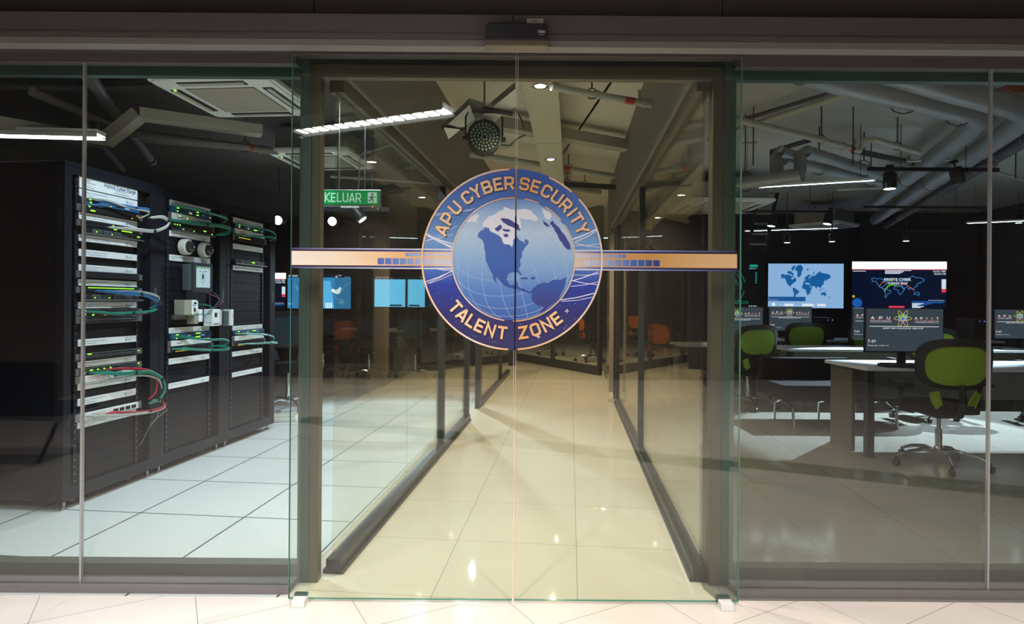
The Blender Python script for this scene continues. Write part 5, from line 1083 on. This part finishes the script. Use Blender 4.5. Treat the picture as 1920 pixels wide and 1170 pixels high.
def make_desk(label, x0, x1, y0, y1, z, group, mt=TOP, tops=.03):
    t = thing('desk', label, 'desk', ((x0+x1)/2, (y0+y1)/2, 0), 0, group); hx, hy = (x1-x0)/2, (y1-y0)/2
    MB().box(-hx,hx,-hy,hy,z-tops,z).build('tabletop', mt, t, bevel=.004)
    for s_ in (-1, 1): MB().box(s_*(hx-.06)-.015,s_*(hx-.06)+.015,-hy+.30,hy-.03,0,z-tops).build('side_panel', WOODG, t); MB().box(s_*(hx-.06)-.03,s_*(hx-.06)+.03,-hy+.03,-hy+.09,0,z-tops).build('leg', DK, t)
    MB().box(-hx+.08,hx-.08,hy-.10,hy-.08,z-.36,z-tops).build('modesty_panel', WOODG, t)
    return t
make_desk('white topped desk carrying the big monitor, nearest on the right', 3.02, 6.6, 5.22, 5.92, .78, 'desks of the study room')
make_desk('second row white desk behind the nearest one', 3.40, 6.8, 7.55, 8.25, .76, 'desks of the study room')
make_desk('short desk behind the chair beside the right door post', 2.25, 3.3, 8.15, 8.75, .76, 'desks of the study room')
make_desk('third row desk under the world map screen', 3.6, 7.6, 9.45, 10.1, .76, 'desks of the study room')
make_desk('dark desk behind the corridor glass right of the emblem', 1.95, 2.95, 10.7, 11.3, .76, 'desks of the study room', WOODG)
q = Pd(720, 600, 10.9); make_desk('long bluish white bench desk under the left screens', q.x-.9, q.x+1.1, q.y-.1, q.y+.5, .80, None)

APU = {}
def make_monitor(label, loc, rz=0):
    t = thing('monitor', label, 'monitor', loc, rz, 'computer monitors of the study room'); W_, H0, H1 = .67, .13, .50
    MB().box(-W_/2-.008,W_/2+.008,.002,.03,H0-.014,H1+.008).build('bezel', BLK, t, bevel=.003)
    MB().box(-.035,.035,.03,.06,.01,.26).box(-.13,.13,-.04,.14,0,.012).build('stand', BLK, t, bevel=.004)
    f_ = MB().rect(-W_/2,W_/2,H0,H1,0).build('display', em(58,68,78), t); q = mp_(222, 962, 545, 930, W_, H1-H0); Q = lambda x, y: (q((x,y))[0], q((x,y))[1]+H0)
    m = MB()
    def wide(s_, x0, x1, yb, yt):
        n_ = len(s_); st = (x1-x0)/n_
        for i, ch in enumerate(s_):
            if ch == '.': continue
            a, b = Q(x0+i*st, yb), Q(x0+(i+1)*st-2, yt)
            for g_ in GLY[ch][1]:
                gw = GLY[ch][0] if ch != 'I' else .8
                m.ribbon([(a[0]+(p[0]+(.3 if ch == 'I' else 0))/gw*(b[0]-a[0]), a[1]+p[1]*(b[1]-a[1])) for p in g_], (b[1]-a[1])*.22, -.001)
    wide('A.P.U', 266, 456, 640, 616); wide('A.P.I.I.T', 690, 922, 640, 620)
    for s_, x, y, w_ in (('ASIA PACIFIC UNIVERSITY',362,659,206),('OF TECHNOLOGY & INNOVATION',362,670,206),('ASIA PACIFIC INSTITUTE',805,661,232),('OF INFORMATION TECHNOLOGY',805,673,232)):
        m.text(s_, Q(x,y)[0], Q(x,y)[1], .011, -.001, w_/740*W_, 'c', res=1)
    m.text('APIIT EDUCATION GROUP', Q(577,728)[0], Q(577,728)[1], .017, -.001, 395/740*W_, 'c', bold=.02, res=1)
    a, b = Q(254,708), Q(922,703); m.rect(a[0],b[0],a[1],b[1],-.001)
    m.text('7:49', *Q(238,856), .042, -.001, 78/740*W_, res=1).text('Wednesday, October 10', *Q(238,885), .019, -.001, 200/740*W_, res=1); m.build('lettering', em(235,238,240), f_)
    m = MB(); 
    for x in (328,388): a, b = Q(x-4,632), Q(x+4,624); m.rect(a[0],b[0],a[1],b[1],-.001)
    for x in (737,790,842,893): a, b = Q(x-3,632), Q(x+3,624); m.rect(a[0],b[0],a[1],b[1],-.001)
    a, b = Q(254,648), Q(468,645); m.rect(a[0],b[0],a[1],b[1],-.001); a, b = Q(688,648), Q(922,645); m.rect(a[0],b[0],a[1],b[1],-.001); m.build('red_marks', em(200,60,60), f_)
    c = Q(575,632); rr_ = .043
    lg = MB().disc(c[0], c[1], rr_, -.001, 28).build('logo_globe', ramp('logo_globe_blue%d' % len(bpy.data.materials), 2, c[1]-rr_, c[1]+rr_, [(0,srgb(70,50,160)),(.35,srgb(90,100,200)),(.6,srgb(80,160,210)),(1,srgb(40,150,120))], .5, .9), f_)
    MB().poly([(c[0]-.038,c[1]+.0),(c[0]-.03,c[1]+.028),(c[0]-.008,c[1]+.04),(c[0]+.004,c[1]+.02),(c[0]-.012,c[1]+.002),(c[0]-.02,c[1]-.01)], -.0015).poly([(c[0]+.016,c[1]-.012),(c[0]+.032,c[1]-.008),(c[0]+.026,c[1]-.028)], -.0015).build('logo_land', em(50,170,70), f_)
    m = MB()
    for ang in (0, 60, 120): 
        ca, sa = math.cos(R(ang)), math.sin(R(ang)); m.ribbon([(c[0]+ca*.076*math.cos(u)-sa*.018*math.sin(u), c[1]+sa*.076*math.cos(u)+ca*.018*math.sin(u)) for u in [k*2*math.pi/36 for k in range(36)]], .0042, -.002, True)
    m.build('logo_orbits', em(228,196,80), f_); return t
bm = make_monitor('largest monitor on the nearest desk, white lettering on grey', (3.36, 5.55, .78), R(0))
q = P(1696, 615, 5.35); bm.location = (q.x, 5.35, .78)
for px, Y, lb, rz in ((1914,7.9,'monitor at the right edge beyond the pane joint',0),(1648,7.7,'monitor half hidden by the largest one',3),(1482,9.7,'monitor under the world map screen',0),(1384,8.35,'monitor split by the right door edge, above the lime chair',0)):
    q = P(px, 610, Y); dup(bm, lb, (q.x, Y, .76), R(rz))
def make_keyboard(label, loc, rz):
    t = thing('keyboard', label, 'keyboard', loc, rz, 'keyboards'); MB().add([(-.22,-.07,0),(.22,-.07,0),(.22,.07,0),(-.22,.07,0),(-.22,-.07,.012),(.22,-.07,.012),(.22,.07,.026),(-.22,.07,.026)],[(0,3,2,1),(4,5,6,7),(0,1,5,4),(1,2,6,5),(2,3,7,6),(3,0,4,7)]).build('body', BLK, t, bevel=.002)
    m = MB()
    for r_ in range(5):
        for k in range(20): x = -.205+k*.0206; y = -.055+r_*.0235; z = .013+(y+.07)*.1; m.box(x,x+.017,y,y+.019,z,z+.007)
    m.build('keys', mat('key_plastic', (.05,.06,.075,1), .35), t); return t
kb = make_keyboard('black keyboard in front of the largest monitor', (3.80,5.32,.78), R(-3))
q = P(1695, 670, 5.3); kb.location = (q.x+.02, 5.28, .781)
dup(kb, 'black keyboard at the right edge on the second row desk', (P(1905,655,7.7).x, 7.65, .761))
def make_tower(label, loc, rz=0):
    t = thing('computer_tower', label, 'computer', loc, rz, 'computer towers'); MB().box(-.09,.09,-.2,.2,.0,.34).build('case', BLK, t, bevel=.004); MB().box(-.09,.09,-.21,-.2,.0,.34).box(-.06,.0,-.214,-.21,.18,.26).build('front_panel', DK, t, bevel=.003); MB().box(.05,.065,-.213,-.21,.30,.308).box(-.02,-.01,-.213,-.21,.30,.308).build('indicator_light', emit('led_blue', (.1,.2,1,1), 3), t); return t
tw = make_tower('black computer tower right of the chair under the world map', (P(1541,600,9.75).x, 9.75, .761))
dup(tw, 'black computer tower left of the chair under the world map', (P(1464,600,9.6).x-.02, 9.78, .0), 0)
dup(tw, 'black computer tower between the nearest chair back and the wall', (P(1820,600,9.75).x, 9.75, .761), 0)
# curved bench built as furniture, standing for lobby seating mirrored in the glass
t = thing('reflected_bench', 'black curved bench with chrome legs behind the nearest desk, standing for a lobby reflection', 'bench', (3.6, 6.75, 0), 0)
m = MB(); pts = []
for k in range(13): a = R(-90+15*k); pts.append((.40+.42*math.cos(a), .0+.34*math.sin(a)))
MB().slab([(-.75,-.34)]+pts+[(-.75,.34)], .30, .46).build('seat_cushion', FAB, t, bevel=.03, smooth=True)
MB().slab([(-.75,.18),(-.1,.18),(.25,.24),(.25,.36),(-.1,.34),(-.75,.34)], .46, .70).build('backrest', FAB, t, bevel=.03, smooth=True)
MB().box(-.72,.5,-.02,.02,.27,.30).build('support_bar', CHROME, t)
for x in (-.6, -.1, .5): MB().tube([(x,-.24,.0),(x,-.22,.2),(x,0,.28),(x,.22,.2),(x,.24,.0)], .014, 8).build('leg', CHROME, t, smooth=True)
# small things
q = Pd(668, 575, 11.0); 
t = thing('exit_button', 'small pale switch plate on the dark wall between the left screens', 'switch', Pd(672,560,12.44), -TH); MB().box(-.06,.06,-.02,0,-.1,.14).build('plate', mat('plate_tan', (.25,.24,.2,1)), t, bevel=.004); MB().rect(-.03,.03,.0,.04,-.021).build('button', STEEL, t)
t = thing('access_box', 'small white box on the floor beside the far rack', 'box', (-2.5, 6.72, 0), R(10)); MB().box(-.16,.16,-.12,.12,0,.045).build('body', WHITE, t, bevel=.006); MB().box(-.14,.14,-.10,.10,.045,.055).build('lid', CREAM, t, bevel=.003)
t = thing('door_stop', 'dark floor stop at the foot of the corridor glass opening, right side', 'door stop', I(.60, 8.0, 0)); MB().box(-.03,.03,-.03,.03,0,.05).build('block', DK, t, bevel=.004); MB().cyl((0,0,.05),(0,0,.08),.012).build('pin', CHROME, t, smooth=True)

# waiting bench of the lobby, seen only mirrored in the left panes
t = thing('waiting_bench', 'dark waiting bench with chrome beam mirrored in the lower left panes', 'bench', (-4.5, .55, 0))
for k in range(3):
    x = -.95+k*.64; MB().box(x,x+.60,.16,.20,.45,.80).build('backrest', FAB, t, bevel=.015); MB().box(x,x+.60,-.30,.16,.38,.44).build('seat', FAB, t, bevel=.015)
    MB().bar((x,.18,.81),(x+.60,.18,.81),.015,.012).build('top_trim', CHROME, t)
MB().box(-.9,.9,-.04,.02,.32,.37).build('beam', CHROME, t)
for x in (-.8,.8): MB().tube([(x,-.28,.02),(x,-.01,.33),(x,.2,.02)], .018, 8).build('leg', CHROME, t, smooth=True)
